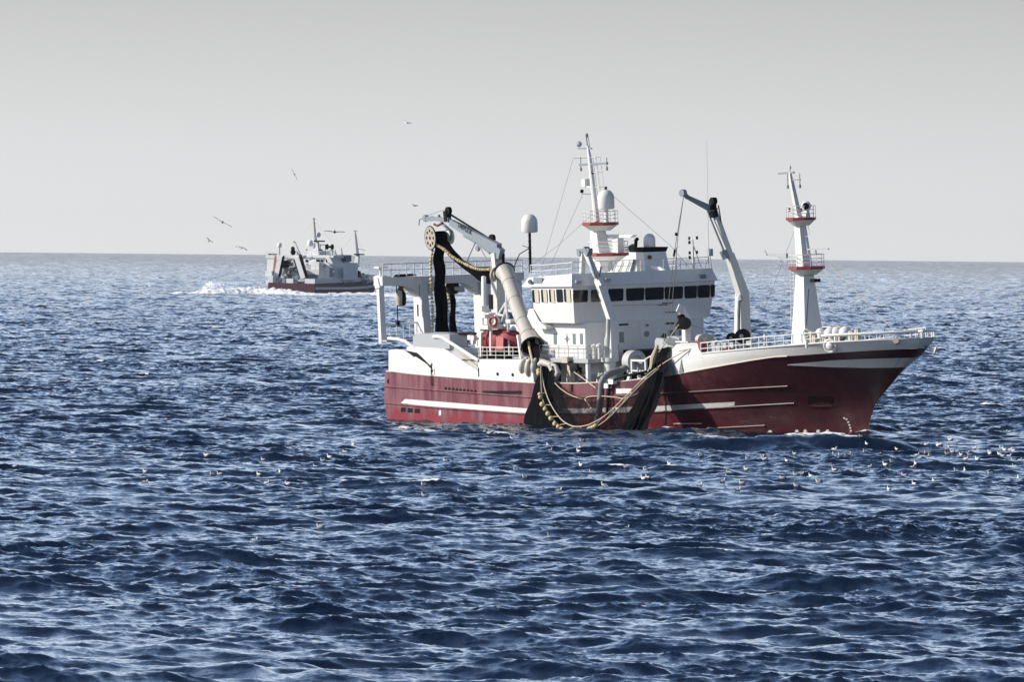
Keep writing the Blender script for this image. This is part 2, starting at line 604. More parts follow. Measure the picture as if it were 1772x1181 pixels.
# forecastle end wall, and the hull's own fittings
mb = MB()
mb.box((44.3, -6.0, 3.2), (44.5, 6.0, 5.95))
mb.build('forecastle_bulkhead', WHITE, ship)
def strip(top, bot, n=40, off=.03, mirror=False):
    def dens(L):
        xs = [p[0] for p in L]
        return lambda x: float(np.interp(x, xs, [p[1] for p in L]))
    ft, fb = dens(top), dens(bot)
    xt = np.linspace(top[0][0], top[-1][0], n + 1)
    xb = np.linspace(bot[0][0], bot[-1][0], n + 1)
    m = MB()
    rows = []
    for r in range(4):
        k = r / 3
        rows.append([hp(a * (1 - k) + c * k, ft(a) * (1 - k) + fb(c) * k, off) for a, c in zip(xt, xb)])
    m.loft(rows)
    if mirror:
        m.loft([[(p.x, -p.y, p.z) for p in L] for L in rows])
        nose = []
        for L in rows:
            e = L[-1]
            xs = lerp_tab(STEM, e.z)
            side = [V((e.x + (xs - e.x) * math.sin(k / 12 * math.pi / 2), 0, e.z)) for k in range(13)]
            for q in side:
                q.y = -half(q.x, q.z) - off
            nose.append([V((q.x + off, q.y, q.z)) for q in side] + [V((q.x + off, -q.y, q.z)) for q in side[::-1]])
        m.loft(nose)
    return m
strip([(701.5, 691), (910, 707.3), (1000, 707.5), (1124, 704), (1240, 697.7), (1272, 696)], [(694, 698), (744, 704), (908, 715.8), (1000, 716), (1124, 713), (1240, 705.5), (1271, 702.6)], 60).build('white_stripe', STRIPE, hull)
strip([(1363, 631), (1440, 624), (1500, 621.5), (1560, 619.8)], [(1364, 632.6), (1440, 636), (1500, 637.2), (1548, 636.6)], 80, off=.05, mirror=True).build('white_stripe', STRIPE, hull)
for L, r in (([(666, 669), (740, 674.5), (914, 687.6), (1000, 688), (1057, 686), (1136, 682), (1202, 678.6), (1240, 676), (1300, 672.4), (1364, 669)], .085),
             ([(667, 697.5), (744, 705.2), (908, 717), (1000, 717), (1124, 714.3), (1210, 708.5), (1300, 702.8), (1375, 698.5)], .085),
             ([(1100, 750), (1170, 745.5), (1240, 741.6), (1325, 737)], .085)):
    mb = MB()
    xs = np.linspace(L[0][0], L[-1][0], 50)
    mb.tube([hp(x, np.interp(x, [p[0] for p in L], [p[1] for p in L]), .03) for x in xs], r, 8)
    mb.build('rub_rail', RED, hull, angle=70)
mb = MB()                                                    # moulding under the white bow bulwark
mb.tube([V((X, -half(X, zb(X)) - .02, zb(X))) for X in np.linspace(.6, 59, 80)], .06, 6)
mb.build('rub_rail', paint("rust_streaked_white", (.62, .54, .47), .5, (.33, .17, .10), .6, 2), hull)
def patch(name, mat, px, py, w, h, off=.035, rnd=True, parent=None, n=12):
    """a small fitting lying on the hull, w by h metres"""
    c = hp(px, py)
    d1 = (hp(px + 6, py) - hp(px - 6, py)).normalized()
    d2 = (hp(px, py - 4) - hp(px, py + 4)).normalized()
    nn = d1.cross(d2).normalized()
    if nn.y > 0:
        nn = -nn
    if rnd:
        poly = [c + d1 * w / 2 * math.cos(t) + d2 * h / 2 * math.sin(t) for t in [2 * math.pi * k / n for k in range(n)]]
    else:
        poly = [c + d1 * w / 2 * a + d2 * h / 2 * e for a, e in ((-1, -1), (1, -1), (1, 1), (-1, 1))]
    m = MB()
    m.prism([p - nn * .1 for p in poly], nn * (.1 + off))
    return m.build(name, mat, parent or hull)
for i in range(9):
    patch('scupper', DARK, 771.5 + i * 6.4, 672.6 + i * .66, .36, .24)
patch('freeing_port', DARK, 869, 679.5, 6.0, .26, rnd=False)
for k in range(3):
    patch('vent_grille', DARK, 698 + k * 12, 709.6 + k * 1.0, .78, .36, rnd=False)
patch('round_plate', STRIPE, 762, 715, .42, .5)
patch('hawse_hole', DARK, 671.7, 660.5, .3, .42)
patch('freeing_port', DARK, 990, 672, .3, .62, rnd=False)
for x, y, w in ((1072, 677.5, .9), (1085, 677, 1.3), (924, 710.5, 1.2)):
    patch('name_plate', STRIPE, x, y, w, .42, rnd=False)
patch('white_mark', STRIPE, 1190, 733.6, 3.2, .06, rnd=False)
# anchor pocket with its lip, the fairleads
patch('anchor_pocket', plain('dark_maroon_paint', (.02, .006, .008)), 1420, 694, 2.4, 1.15, off=.012, rnd=False)
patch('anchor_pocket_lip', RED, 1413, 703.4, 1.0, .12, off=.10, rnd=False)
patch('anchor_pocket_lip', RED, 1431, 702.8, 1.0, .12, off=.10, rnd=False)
for x, y, r in ((1437, 599, .5),):
    c = hp(x, y)
    m = MB().torus(c + V((.02, -.05, 0)), (.5, -.85, -.15), r, .10)
    m.build('fairlead', WHITE, bow)
    m = MB().lathe([(0, 0), (r * .5, 0), (r * .55, .25), (.1, .35)], c, (.4, -.9, .1))
    m.build('fairlead_roller', WHITE, bow)
c = hp(1552, 595)
MB().cyl(c + V((-.2, .2, .1)), c + V((.35, -.35, .25)), .24, n=12).build('hawse_pipe', CREAM, bow)
# thruster emblems and draught marks near the waterline
def emblem(px, py, r):
    c = hp(px, py)
    d1 = (hp(px + 6, py) - hp(px - 6, py)).normalized()
    d2 = V((0, 0, 1))
    nn = d1.cross(d2).normalized()
    nn = nn if nn.y < 0 else -nn
    m = MB()
    m.torus(c + nn * .05, nn, r * .85, r * .16, 16, 5)
    for s in (1, -1):
        m.beam(c + nn * .05 - d1 * r * .7 - d2 * r * .7 * s, c + nn * .05 + d1 * r * .7 + d2 * r * .7 * s, .1, .08)
    return m.build('thruster_mark', STRIPE, hull)
patch('round_mark', STRIPE, 1332.5, 749.5, .46, .46)
patch('round_mark', DARK, 1331, 749, .10, .16, off=.05)
patch('round_mark', DARK, 1334, 749.6, .10, .16, off=.05)
for x in (1380, 1394.5, 1417, 1433):
    emblem(x, 748.5, .2)
for x, y in ((1461, 724), (1465, 726), (1468, 731), (1470, 736), (1471.5, 741), (1472.5, 746)):
    patch('draught_mark', STRIPE, x, y, .16, .12, rnd=False)

# ---- aft white sides (the shelter deck) ----
def panel(name, mat, pts, Y, th=.25, parent=ship, **kw):
    m = MB()
    m.prism([at(x, y, Y=Y) for x, y in pts], (0, th, 0))
    return m.build(name, mat, parent, **kw)
shel = panel('shelter_deck_side', WHITE, [(700, 647), (704, 600.5), (714.5, 600.5), (768, 604), (774, 607), (826, 642.5), (827.5, 642.5), (827.5, 622), (921, 622.5), (925, 650), (923, 662.4), (830, 656.6)], -6.93, .3)
m = MB()
m.prism([at(x, y, Y=-7.0) for x, y in [(672.5, 643), (672.5, 607), (684, 604.6), (697, 606.3), (708, 612), (745, 640.5), (745, 651)]], (0, .25, 0))
m.build('stern_bulwark', WHITE, ship)
m = MB()                                                      # the dark opening between the two, with a pole in it
m.prism([at(x, y, Y=-6.94) for x, y in [(703, 607), (722, 611), (747, 629), (748, 645), (740, 640), (712, 617)]], (0, -.03, 0))
m.build('side_opening', DARK, shel)
m = MB().tube([at(719, 619, Y=-7.05), at(738, 632, Y=-7.05), at(746, 641, Y=-7.05)], .09, 6)
m.build('guide_pole', WHITE, shel)
m = MB()
for k in range(8):
    p = at(747 + .3 * (k % 2), 638 + k * 4, Y=-7.12)
    m.torus(p, (1, 0, 0) if k % 2 else (0, 1, .1), .08, .03, 8, 5)
m.build('chain', DARK, shel)
for L in ([(672.5, 586), (688, 587.5), (701, 590.7), (714.5, 601), (731, 615), (747, 631)], [(750, 583.3), (758, 583), (766, 585), (790, 600), (828, 624.5)]):
    MB().tube([at(x, y, Y=-6.95) for x, y in L], .15, 8).build('capping_rail', WHITE, ship)
panel('inner_bulwark', GREYW, [(768, 604), (778, 583), (790, 600), (828, 625.5), (828, 643), (826, 643), (774, 607)], -6.62, .08)
MB().tube([at(797, 614, Y=-6.75), at(826, 634, Y=-6.75)], .05, 6).build('yellow_pipe', YEL, ship)
m = MB()
m.prism([at(x, y, Y=-6.9) for x, y in [(714.5, 601), (714.5, 583), (718, 579), (723, 578), (778, 578.5), (778, 604), (768, 604.5)]], (.9, 1.2, .12))
m.build('net_bin_wall', GREYW, ship)  # grey stands in for the shade on this wall
# grey inner wall aft of C, shelter deck side walls to port and the aft end
m = MB()
m.box((.8, 6.5, 3.6), (24, 6.85, 5.75))
m.box((.75, -6.55, 3.9), (.95, 6.5, 6.1))
m.build('shelter_deck_side', WHITE, ship)
m = MB().box((23.7, -6.6, 3.0), (23.9, 6.5, 5.7))
m.build('shelter_deck_bulkhead', WHITE, ship)
for x, y in ((861, 647.6), (887, 649)):
    c = at(x, y, Y=-6.96)
    MB().lathe([(0, 0), (.13, 0), (.15, .03), (0, .03)], c, (0, -1, 0), 14).build('porthole', DARK, shel)
MB().box((15.42, -6.98, 4.25), (15.5, -6.90, 5.0)).build('scupper_slot', DARK, shel)
# rail on the shelter deck
m = MB()
m.rail([at(828.5, 622, Y=-6.85), at(903, 622.4, Y=-6.85)], 1.0, step=1.35)
m.build('deck_railing', WHITE, ship)
m = MB()
m.rail([at(785, 599, Y=-5.6), at(826, 600, Y=-5.6)], .85, (1.0, .1), step=.9)
m.build('deck_railing', WHITE, ship)
m = MB().tube([at(776, 578.5, Y=-6.2), at(815, 576.5, Y=-6.2), at(823, 578, Y=-6.2)], .13, 8)
m.build('gooseneck_pipe', DARK, ship)
m = MB()
for x, y, s in ((814, 583, .5), (820, 585, .4), (819, 592, .35)):
    c = at(x, y, Y=-6.0)
    m.box(c - V((s, .3, s)) * .5, c + V((s, .3, s)) * .5)
m.build('winch_control', WHITE, ship)

# ---- stern gantry ----
gan = MB()
zB0, zB1 = 11.72, 12.42
gan.box((-.25, -7.25, zB0 + .02), (1.15, -6.35, zB1 + .12))
gan.box((-.15, -6.35, zB0), (1.05, 7.2, zB1))
for s in (-1, 1):
    gan.prism([(-.1, s * 6.2, zB0 + .01), (-.1, s * 3.5, zB0 + .01), (-.1, s * 3.5, zB0 - 1.0), (-.1, s * 4.2, zB0 - .35), (-.1, s * 5.0, zB0 - .1)], (1.1, 0, 0))
    gan.prism([(-.1, s * 2.5, zB0 + .01), (-.1, s * .8, zB0 + .01), (-.1, s * 1.6, zB0 - .25), (-.1, s * 2.5, zB0 - 1.0)], (1.1, 0, 0))
gantry = gan.build('stern_gantry', WHITE, ship)
for s in (-1, 1):
    MB().beam((.55, s * 7.0, 6.85), (.35, s * 7.0, zB0 + .05), .42, .5).build('post', WHITE, gantry)
    MB().beam((.9, s * 3.05, 5.7), (.5, s * 3.05, zB0 + .05), 1.7, .75, 1.2, .7).build('post', WHITE, gantry)
m = MB()
m.prism([(0.1, -7.25, zB0 + .05), (.25, -7.25, zB0 + .1), (.5, -7.25, zB1), (.75, -7.25, zB0 + .1), (.9, -7.25, zB0 - .15), (0.1, -7.25, zB0 - .2)], (0, -.12, 0))
m.build('corner_bracket', WHITE, gantry)
m = MB()
m.rail([(.9, -7.0, zB1 + .1), (.9, 7.1, zB1)], 1.05, (1.0, .5), step=.78, r=.045)
m.build('gantry_railing', WHITE, gantry)
m = MB().box((-.1, -7.2, zB1 + .12), (.7, -6.5, zB1 + .2))
m.cyl((.3, -6.9, zB1 + .2), (.3, -6.9, zB1 + .8), .1)
m.box((-.1, -7.3, zB1 + .8), (.7, -6.4, zB1 + .92))
m.build('deck_light', WHITE, gantry)
m = MB().prism([at(x, y, X=.2) for x, y in [(679, 480), (685, 475), (711, 474), (716, 477)]], (.6, 0, 0))
m.build('tarpaulin', DARK, gantry)
m = MB().box((.2, -7.2, 6.95), (1.5, -2.8, 7.12))
m.build('side_platform', GREYW, gantry)
m = MB()
m.rail([(.45, -6.8, 7.12), (.45, -3.5, 7.25)], 1.2, (.5, .2), step=.62, r=.04)
m.tube([(.45, -6.9, 8.33), (.45, -3.2, 8.5)], .09, 7)
m.build('platform_railing', WHITE, gantry)
m = MB().beam((.62, -3.42, 9.0), (.62, -3.42, 10.0), .16, .05)
m.build('slot', DARK, gantry)
MB().cyl((.9, 3.6, 5.7), (.9, 3.6, 11.8), .25).build('stay_pipe', WHITE, gantry)
# radome on its thin lattice pole at the port end of the gantry
def radome(name, c, r, h, parent, mat=None):
    prof = [(r * .55, 0), (r * .92, r * .05), (r, r * .2), (r * 1.0, h - r)] + [(r * math.cos(t), h - r + r * math.sin(t)) for t in [math.pi / 2 * k / 8 for k in range(1, 9)]]
    return MB().lathe(prof, c, (0, 0, 1), 28).build(name, mat or WHITE, parent, angle=50)
pb = at(917.5, 463, Y=6.6)
pt = at(916.5, 403, Y=6.6)
pole = MB().cyl((pb.x, pb.y, zB1), pt, .13, .11)
for k in range(6):
    z = pb.z + (pt.z - pb.z) * (k + .5) / 6
    pole.beam((pb.x - .25, pb.y, z), (pb.x + .25, pb.y, z), .05, .05)
pole.tube([pt - V((0, 0, 1.3)), at(899, 440, Y=6.2), at(889, 463, Y=6.0)], .045, 5)
pole.tube([at(904, 425, Y=6.5), at(917, 430, Y=6.6)], .03, 5)
pole = pole.build('radome_pole', DARK, ship)
radome('radome', pt, .70, 1.62, pole)

# ---- deckhouse ----
m = MB()
m.box((22.6, -5.9, 5.95), (30.2, 5.9, 8.9))
m.box((24.0, -4.6, 3.0), (30.2, 6.2, 5.7))
house = m.build('deckhouse', WHITE, ship)
m = MB().box((20.0, -6.35, 5.62), (31.2, 6.35, 5.96))
boatd = m.build('boat_deck', GREYW, ship)
m = MB()
m.rail([(23.9, -6.3, 5.96), (31.1, -6.3, 5.96), (31.1, -3.2, 5.96)], 1.05, step=1.4, r=.03)
m.build('boat_deck_railing', GREYW, boatd)
def face_y(name, mat, x0, y0, x1, y1, Y, parent, th=.05):     # rectangle on a wall facing starboard
    a, c = at(x0, y0, Y=Y), at(x1, y1, Y=Y)
    return MB().box((a.x, Y - th, c.z), (c.x, Y + .03, a.z)).build(name, mat, parent)
def face_x(name, mat, x0, y0, x1, y1, X, parent, th=.05):     # rectangle on a wall facing forward
    a, c = at(x0, (y0 + y1) / 2, X=X), at(x1, (y0 + y1) / 2, X=X)
    hz = abs(y1 - y0) / 2 / 20.8
    zc = (a.z + c.z) / 2
    return MB().box((X - .03, a.y, zc - hz), (X + th, c.y, zc + hz)).build(name, mat, parent)
PANE = plain("greenish_window_pane", (.20, .25, .25), .2)
for x0, x1 in ((958.5, 963.5), (991.5, 996), (1004, 1008.5)):
    face_y('window', PANE, x0, 577.5, x1, 596, -5.9, house)
face_x('window', PANE, 1071.6, 575, 1079, 593, 30.2, house)
face_x('window', PANE, 1156.5, 571.5, 1167, 580.5, 30.2, house)
face_x('window', PANE, 1175, 571, 1186, 581.5, 30.2, house)
for x0, x1, y in ((1071, 1087, 562), (1151, 1166, 560)):
    face_x('vent_slot', DARK, x0, y - 1.5, x1, y + 1.5, 30.2, house)
c = at(1119, 578, X=30.22)
MB().lathe([(0, 0), (.24, 0), (.24, .05), (0, .05)], c, (1, 0, 0), 16).build('oval_plate', STEEL, house)
MB().lathe([(0, 0), (.1, 0), (.1, .2), (0, .2)], at(1119, 563, X=30.2), (1, 0, 0), 10).build('wall_lamp', STEEL, house)
m = MB()                                                      # compass-star ornament
c = at(981, 587, Y=-5.93)
for k in range(4):
    t = math.pi / 4 * k
    Lg, ww = (.55, .06) if k % 2 == 0 else (.3, .05)
    d = V((math.cos(t), 0, math.sin(t)))
    e = V((-math.sin(t), 0, math.cos(t)))
    m.prism([c - d * Lg, c + e * ww, c + d * Lg, c - e * ww], (0, -.02, 0))
m.build('star_ornament', STEEL, house)
# lower, covered side passage: doors, pillars, lockers
for x0, x1, y0, y1, mt in ((1002.5, 1007.5, 636, 661, DARK), (1015.5, 1019.5, 637, 647, DARK), (964, 971, 631, 660, DARK), (1010, 1014, 648, 661, GREYW)):
    face_y('doorway', mt, x0, y0, x1, y1, -4.6, house)
MB().box((27.9, -6.25, 3.0), (28.35, -5.8, 5.65)).build('pillar', CREAM, boatd)
MB().box((30.6, -6.2, 3.0), (30.9, -5.9, 5.65)).build('pillar', WHITE, boatd)
m = MB()
for x, y, s in ((995, 652, .7), (1003, 654, .5), (1024, 655, .6)):
    c = at(x, y, Y=-5.2)
    m.box(c - V((s, .5, s)) * .5, c + V((s, .5, s)) * .5)
m.build('deck_locker', GREYW, ship)
m = MB().box((30.25, -2.2, 3.2), (33.5, 5.2, 6.55))
m.build('dark_front_box', DARK, ship)  # plain dark box filling the dark band at the front wall's foot
for x, y in ((1028, 606), (1037, 605)):
    c = at(x, y, Y=-5.6)
    MB().lathe([(.13, -.8), (.13, .2), (.25, .22), (.25, .4), (.05, .5)], c, (0, 0, 1), 10).build('ventilator', WHITE, ship)

# ---- wheelhouse ----
def ring(x0, x1, y, z, yp):
    return [(x0, -y, z), (x1, -y, z), (x1, yp, z), (x0, yp, z)]
m = MB()
m.hexa(ring(24.9, 29.75, 6.62, 8.9, 6.85), ring(23.8, 29.82, 6.72, 10.05, 7.02))
m.hexa(ring(23.8, 29.82, 6.72, 10.05, 7.02), ring(23.7, 29.98, 6.88, 12.02, 7.32))
wh = m.build('wheelhouse', WHITE, ship)
m = MB()
m.hexa([(22.6, -7.1, 11.85), (30.15, -7.1, 11.95), (30.15, 7.5, 11.95), (22.6, 7.5, 11.85)], [(23.0, -6.65, 12.62), (29.55, -6.65, 12.98), (29.55, 7.3, 12.98), (23.0, 7.3, 12.62)])
m.build('roof', WHITE, wh)
def pane(name, q, n, mats, parent, th=.04, mi=0):
    """a window pane with clipped corners; q are four corners, n the way it faces"""
    poly = []
    for i in range(4):
        p, a, b_ = V(q[i]), V(q[i - 1]), V(q[(i + 1) % 4])
        poly += [p + (a - p).normalized() * .1, p + (b_ - p).normalized() * .1]
    n = V(n).normalized()
    return MB().prism([p - n * .03 for p in poly], n * (th + .03)).build(name, mats, parent)
FW = [(992, 1016.5, 502.2, 523.4), (1023, 1043, 501, 522.6), (1053, 1078, 499.8, 521.5), (1083.7, 1114, 498.8, 520.5), (1116.5, 1148, 497.6, 519), (1150.5, 1181, 496.2, 517.6), (1184.5, 1205, 494.8, 516.4), (1207, 1227.5, 493.6, 515.3), (1229.8, 1236.3, 492.7, 514.2)]
def on_front(px, py):
    X = 29.95
    for _ in range(4):
        q = at(px, py, X=X)
        X = 29.82 + (q.z - 10.05) / 1.97 * .16
    return q
for x0, x1, y0, y1 in FW:
    ym = (y1 - y0) / 2
    t = -.045 * (x1 - x0) / 2
    q = [on_front(x0 - .6, y0 - t), on_front(x1 + .8, y0 + t), on_front(x1, y1 + t), on_front(x0, y1 - t)]
    pane('window', q, (1, 0, -.08), GLASS, wh)
BRIGHT_PANE = plain("bright_window_pane", (.62, .56, .44), .6)  # pale colour painted as the brightness seen through the side windows
def on_side(px, py):
    Y = -6.8
    for _ in range(4):
        q = at(px, py, Y=Y)
        Y = -6.72 - (q.z - 10.05) / 1.97 * .16
    return q
for k, (x0, x1) in enumerate(((920.5, 934), (936, 948), (949.8, 960.6), (962.3, 974.5), (975.3, 988.5))):
    y0, y1 = 501.8 - k * .35, 524 - k * .2
    q = [on_side(x0, y0), on_side(x1 - 1, y0), on_side(x1 + .6, y1), on_side(x0 + 1.6, y1)]
    w = pane('window', q, (0, -1, -.08), GLASS, wh, .02)
    if k != 3:
        d = (V(q[1]) - V(q[0]))
        q2 = [V(q[0]) + d * .38, V(q[1]) - d * .06, V(q[2]) - d * .06, V(q[3]) + d * .38]  # aft strip of dark glass left bare as the reveal's painted shadow
        MB().prism([p + V((0, .01, -.02)) for p in q2], (0, -.06, 0)).build('bright_pane', BRIGHT_PANE, w)
# hoods below the wheelhouse, roof rail, lamps
m = MB().prism([at(x, y, Y=-6.7) for x, y in [(915, 535), (922, 534), (933, 556), (945, 566), (945, 570), (922, 568), (912, 548)]], (0, 2.0, 0))
m.build('side_hood', WHITE, wh)
m = MB()
m.rail([(23.1, -6.5, 12.65), (24.6, -6.5, 12.7)], 1.0, (1.0, .5), step=1.6)
m.rail([(24.6, -6.5, 12.7), (29.4, -6.5, 12.97), (29.4, 7.1, 12.97), (23.1, 7.1, 12.65)], .95, (1.0, .5), step=2.4, r=.03)
m.build('roof_railing', WHITE, wh)
def lamp(px, py, X=None, Y=None, d=(1, 0, -.2), s=.3, parent=wh, mat=None):
    c = at(px, py, X=X, Y=Y)
    m = MB().beam(c - V(d) * s * .5, c + V(d) * s * .5, s * 1.8, s * .9)
    return m.build('floodlight', mat or GREYW, parent)
lamp(1051, 484, X=30.0)
lamp(1216, 478.5, X=30.0, mat=STEEL)
lamp(1000, 488, X=30.0)
m = MB()
c = at(930, 488, Y=-6.95)
m.beam(c + V((-.55, 0, 0)), c + V((.75, 0, .0)), .1, .75)
m.cyl(c + V((-.8, -.1, .05)), c + V((-.8, -.3, -.05)), .2)
m.build('searchlight', STEEL, wh)
m = MB()
for x, y in ((1155, 525), (1160, 541), (1148, 528)):
    a, e = at(x - 9, y, X=29.9), at(x + 10, y - .6, X=29.9)
    m.beam(a, e, .03, .07)
m.build('rust_stain', RUST, wh)
m = MB().tube([at(1054, 529, X=29.85), at(1150, 527, X=29.9)], .025, 5)
m.build('handrail', GREYW, wh)
m = MB()                                                       # aerials and lamp posts on the roof
c0 = at(1200, 467, Y=5)
c1 = at(1198.5, 412, Y=5)
m.cyl(c0, c1, .09, .06)
m.tube([at(1214, 466, Y=6), at(1200, 425, Y=5)], .05, 5)
m.beam(at(1193, 413.5, Y=5), at(1206, 413, Y=5), .05, .05)
for x, y in ((1193, 413), (1193, 420), (1206, 412), (1193.5, 438), (1206, 437), (1193.5, 446)):
    p = at(x, y, Y=5)
    m.cyl(p - V((0, 0, .12)), p + V((0, 0, .14)), .1, n=8, mi=1)
m.build('lamp_post', [WHITE, DARK], wh)
m = MB()
m.cyl(at(1171, 467, Y=3.5), at(1170, 428, Y=3.5), .04)
m.beam(at(1166, 430, Y=3.5), at(1175, 427, Y=3.5), .05, .05)
m.cyl(at(1227, 462, Y=6.3), at(1223, 240, Y=6.3), .02, .01, n=5)
m.box(at(1229, 437, Y=6.3) - V((.25, .15, .3)), at(1229, 437, Y=6.3) + V((.2, .15, .3)))
m.tube([at(1219, 467, Y=6.3), at(1228, 437, Y=6.3), at(1232, 466, Y=6.3)], .03, 5)
m.build('aerial', GREYW, wh)
m = MB()
m.cyl(at(983, 473, Y=-3), at(984, 445, Y=-3), .03)
m.cyl(at(1027, 470, Y=0), at(1048, 446, Y=0), .05)
m.build('aerial', GREYW, wh)
for x0, y0 in ((1128, 461), (1139, 463)):
    m = MB().beam(at(x0, y0, Y=3), at(x0 + 14, y0 + 8, Y=3), .1, .25)
    m.build('liferaft_cradle', WHITE, wh)

# ---- main mast ----
mm = MB()
b0, b1 = at(1040, 470, Y=0), at(1035, 392, Y=0)
mm.lathe([(.5, 0), (.62, 1.1), (1.25, 1.5), (1.25, 1.62)], (24.4, 0, 12.9), (0, 0, 1), 8)
mm.beam((24.1, 0, 12.95), at(1034, 398, Y=0), 1.5, 1.3, 1.0, .9)
mast = mm.build('main_mast', WHITE, ship)
def platform(c, r, th, name='platform', parent=None, n=8, fascia=REDP, sx=1.0):
    m = MB()
    c = V(c)
    ts = [2 * math.pi * (k + .5) / n for k in range(n)]
    top = [c + V((math.cos(t) * r * sx, math.sin(t) * r, 0)) for t in ts]
    m.prism([p - V((0, 0, th)) for p in top], (0, 0, th), 1)
    low = [c + V((math.cos(t) * r * .55 * sx, math.sin(t) * r * .55, -th - .45)) for t in ts]
    top2 = [c + V((math.cos(t) * r * .93 * sx, math.sin(t) * r * .93, -th)) for t in ts]
    k = len(m.v)
    m.add(low + top2, [(i, (i + 1) % n, n + (i + 1) % n, n + i) for i in range(n)] + [tuple(range(n - 1, -1, -1))], 0)
    o = m.build(name, [WHITE, fascia], parent)
    rl = MB()
    pts = [c + V((math.cos(t) * r * .95 * sx, math.sin(t) * r * .95, 0)) for t in ts]
    rl.rail(pts + [pts[0]], .95, step=1.2, r=.028)
    rl.build('mast_railing', WHITE, parent)
    return o
pc = at(1039, 385, Y=0)
platform((pc.x, 0, pc.z), 1.55, .24, parent=mast)
pc2 = at(1056, 438, Y=0)
platform((pc2.x - .3, 0, pc2.z), 1.75, .24, parent=mast)
m = MB()
m.tube([at(1033, 384, Y=0), at(1027, 330, Y=0), at(1020, 270, Y=0), at(1017, 252, Y=0)], [.26, .22, .17, .09], 9)
m.build('topmast', WHITE, mast)
m = MB()
m.tube([at(1017, 257, Y=0), at(1014.5, 236, Y=0)], .05, 6)
m.tube([at(1021, 258, Y=0), at(1017.5, 235, Y=0)], .03, 6)
m.lathe([(.05, 0), (.13, .08), (.12, .3), (.02, .36)], at(1015.5, 238, Y=0), (0, 0, 1), 8)
m.build('masthead', STEEL, mast)
def crossarm(p0, p1, Y, parent, ends=(), th=.12):
    m = MB().beam(at(*p0, Y=Y), at(*p1, Y=Y), th, th)
    for x, y, hgt in ends:
        p = at(x, y, Y=Y)
        m.cyl(p - V((0, 0, hgt / 2)), p + V((0, 0, hgt / 2)), .035, n=6)
        m.cyl(p - V((0, 0, hgt / 2 + .28)), p - V((0, 0, hgt / 2 - .02)), .09, n=8)
    return m.build('crossarm', STEEL, parent)
crossarm((1003, 285.5), (1051, 282.5), 0, mast, ((1005, 281, .9), (1050, 281, .8)), .18)
crossarm((1001, 257), (1024, 257), 0, mast, (), .12)
crossarm((1007, 335.5), (1028, 336.5), 0, mast, (), .10)
m = MB().lathe([(.02, 0), (.26, .06), (.26, .12), (.06, .22)], at(1001.5, 250, Y=0), (.7, -.3, .25), 12)
m.build('small_dish', WHITE, mast)
m = MB().cyl(at(1006.5, 333, Y=0), at(1007.5, 329, Y=0), .14)
m.build('navigation_light', DARK, mast)
MB().cyl(at(1025, 301, Y=0), at(1025, 297, Y=0), .13).build('navigation_light', DARK, mast)
m = MB().box(at(1014, 317, Y=0) - V((.3, .25, .3)), at(1014, 317, Y=0) + V((.2, .25, .35)))
m.beam(at(1010, 322, Y=0), at(1026, 324, Y=0), .3, .12)
m.build('radar', WHITE, mast)
m = MB()
L0, L1 = at(1033, 350, Y=.2), at(1023, 272, Y=.2)
for dx in (.25, .75):
    m.tube([L0 + V((dx, 0, 0)), L1 + V((dx, 0, 0))], .02, 5)
for k in range(18):
    p = L0.lerp(L1, k / 17)
    m.beam(p + V((.25, 0, 0)), p + V((.75, 0, 0)), .025, .025)
for k in range(4):
    p = L0.lerp(L1, k / 3)
    m.tube([p + V((.3, -.3, 0)), p + V((1.0, -.25, 0)), p + V((1.15, 0, 0)), p + V((1.0, .25, 0)), p + V((.3, .3, 0))], .02, 5)
for dy in (-.25, .25):
    m.tube([L0 + V((1.0, dy, 0)), L1 + V((1.0, dy, 0))], .02, 5)
m.build('caged_ladder', WHITE, mast)
c = at(1049, 362.5, Y=-.1)
rd = radome('radome', c, .70, 1.66, mast)
MB().lathe([(.3, 0), (.18, .15), (.16, 1.15)], (c.x, c.y, c.z - 1.1), (0, 0, 1), 12).build('pedestal', WHITE, rd)
MB().cyl((c.x, c.y, c.z + 1.6), (c.x + .05, c.y, c.z + 1.9), .1).build('navigation_light', DARK, rd)
# radar scanner bar on its box, forward of the mast
m = MB()
a, e = at(1046, 409, Y=.5), at(1095, 409, Y=.5)
m.prism([a + V((0, 0, -.1)), at(1050, 412.5, Y=.5), at(1090, 411, Y=.5), e + V((0, 0, .1)), at(1084, 406.5, Y=.5), at(1050, 406, Y=.5)], (0, .5, 0))
c = at(1069.5, 425, Y=.7)
m.box(c - V((.45, .3, .62)), c + V((.4, .3, .62)))
m.build('radar_scanner', WHITE, mast)
# stays
def wire(pts, r=.02, mat=None, name='stay_wire', parent=mast):
    return MB().tube(pts, r, 5).build(name, mat or WIRE, parent)
wire([at(992, 274, Y=0), at(1018, 273, Y=0)], .02)
wire([at(992, 274, Y=0), at(938, 463, Y=-5)], .014)
wire([at(1008, 337, Y=0), at(951, 463, Y=4)], .014)
wire([at(1053, 332, Y=0), at(1160, 425, Y=2), at(1192, 463, Y=4)], .016)

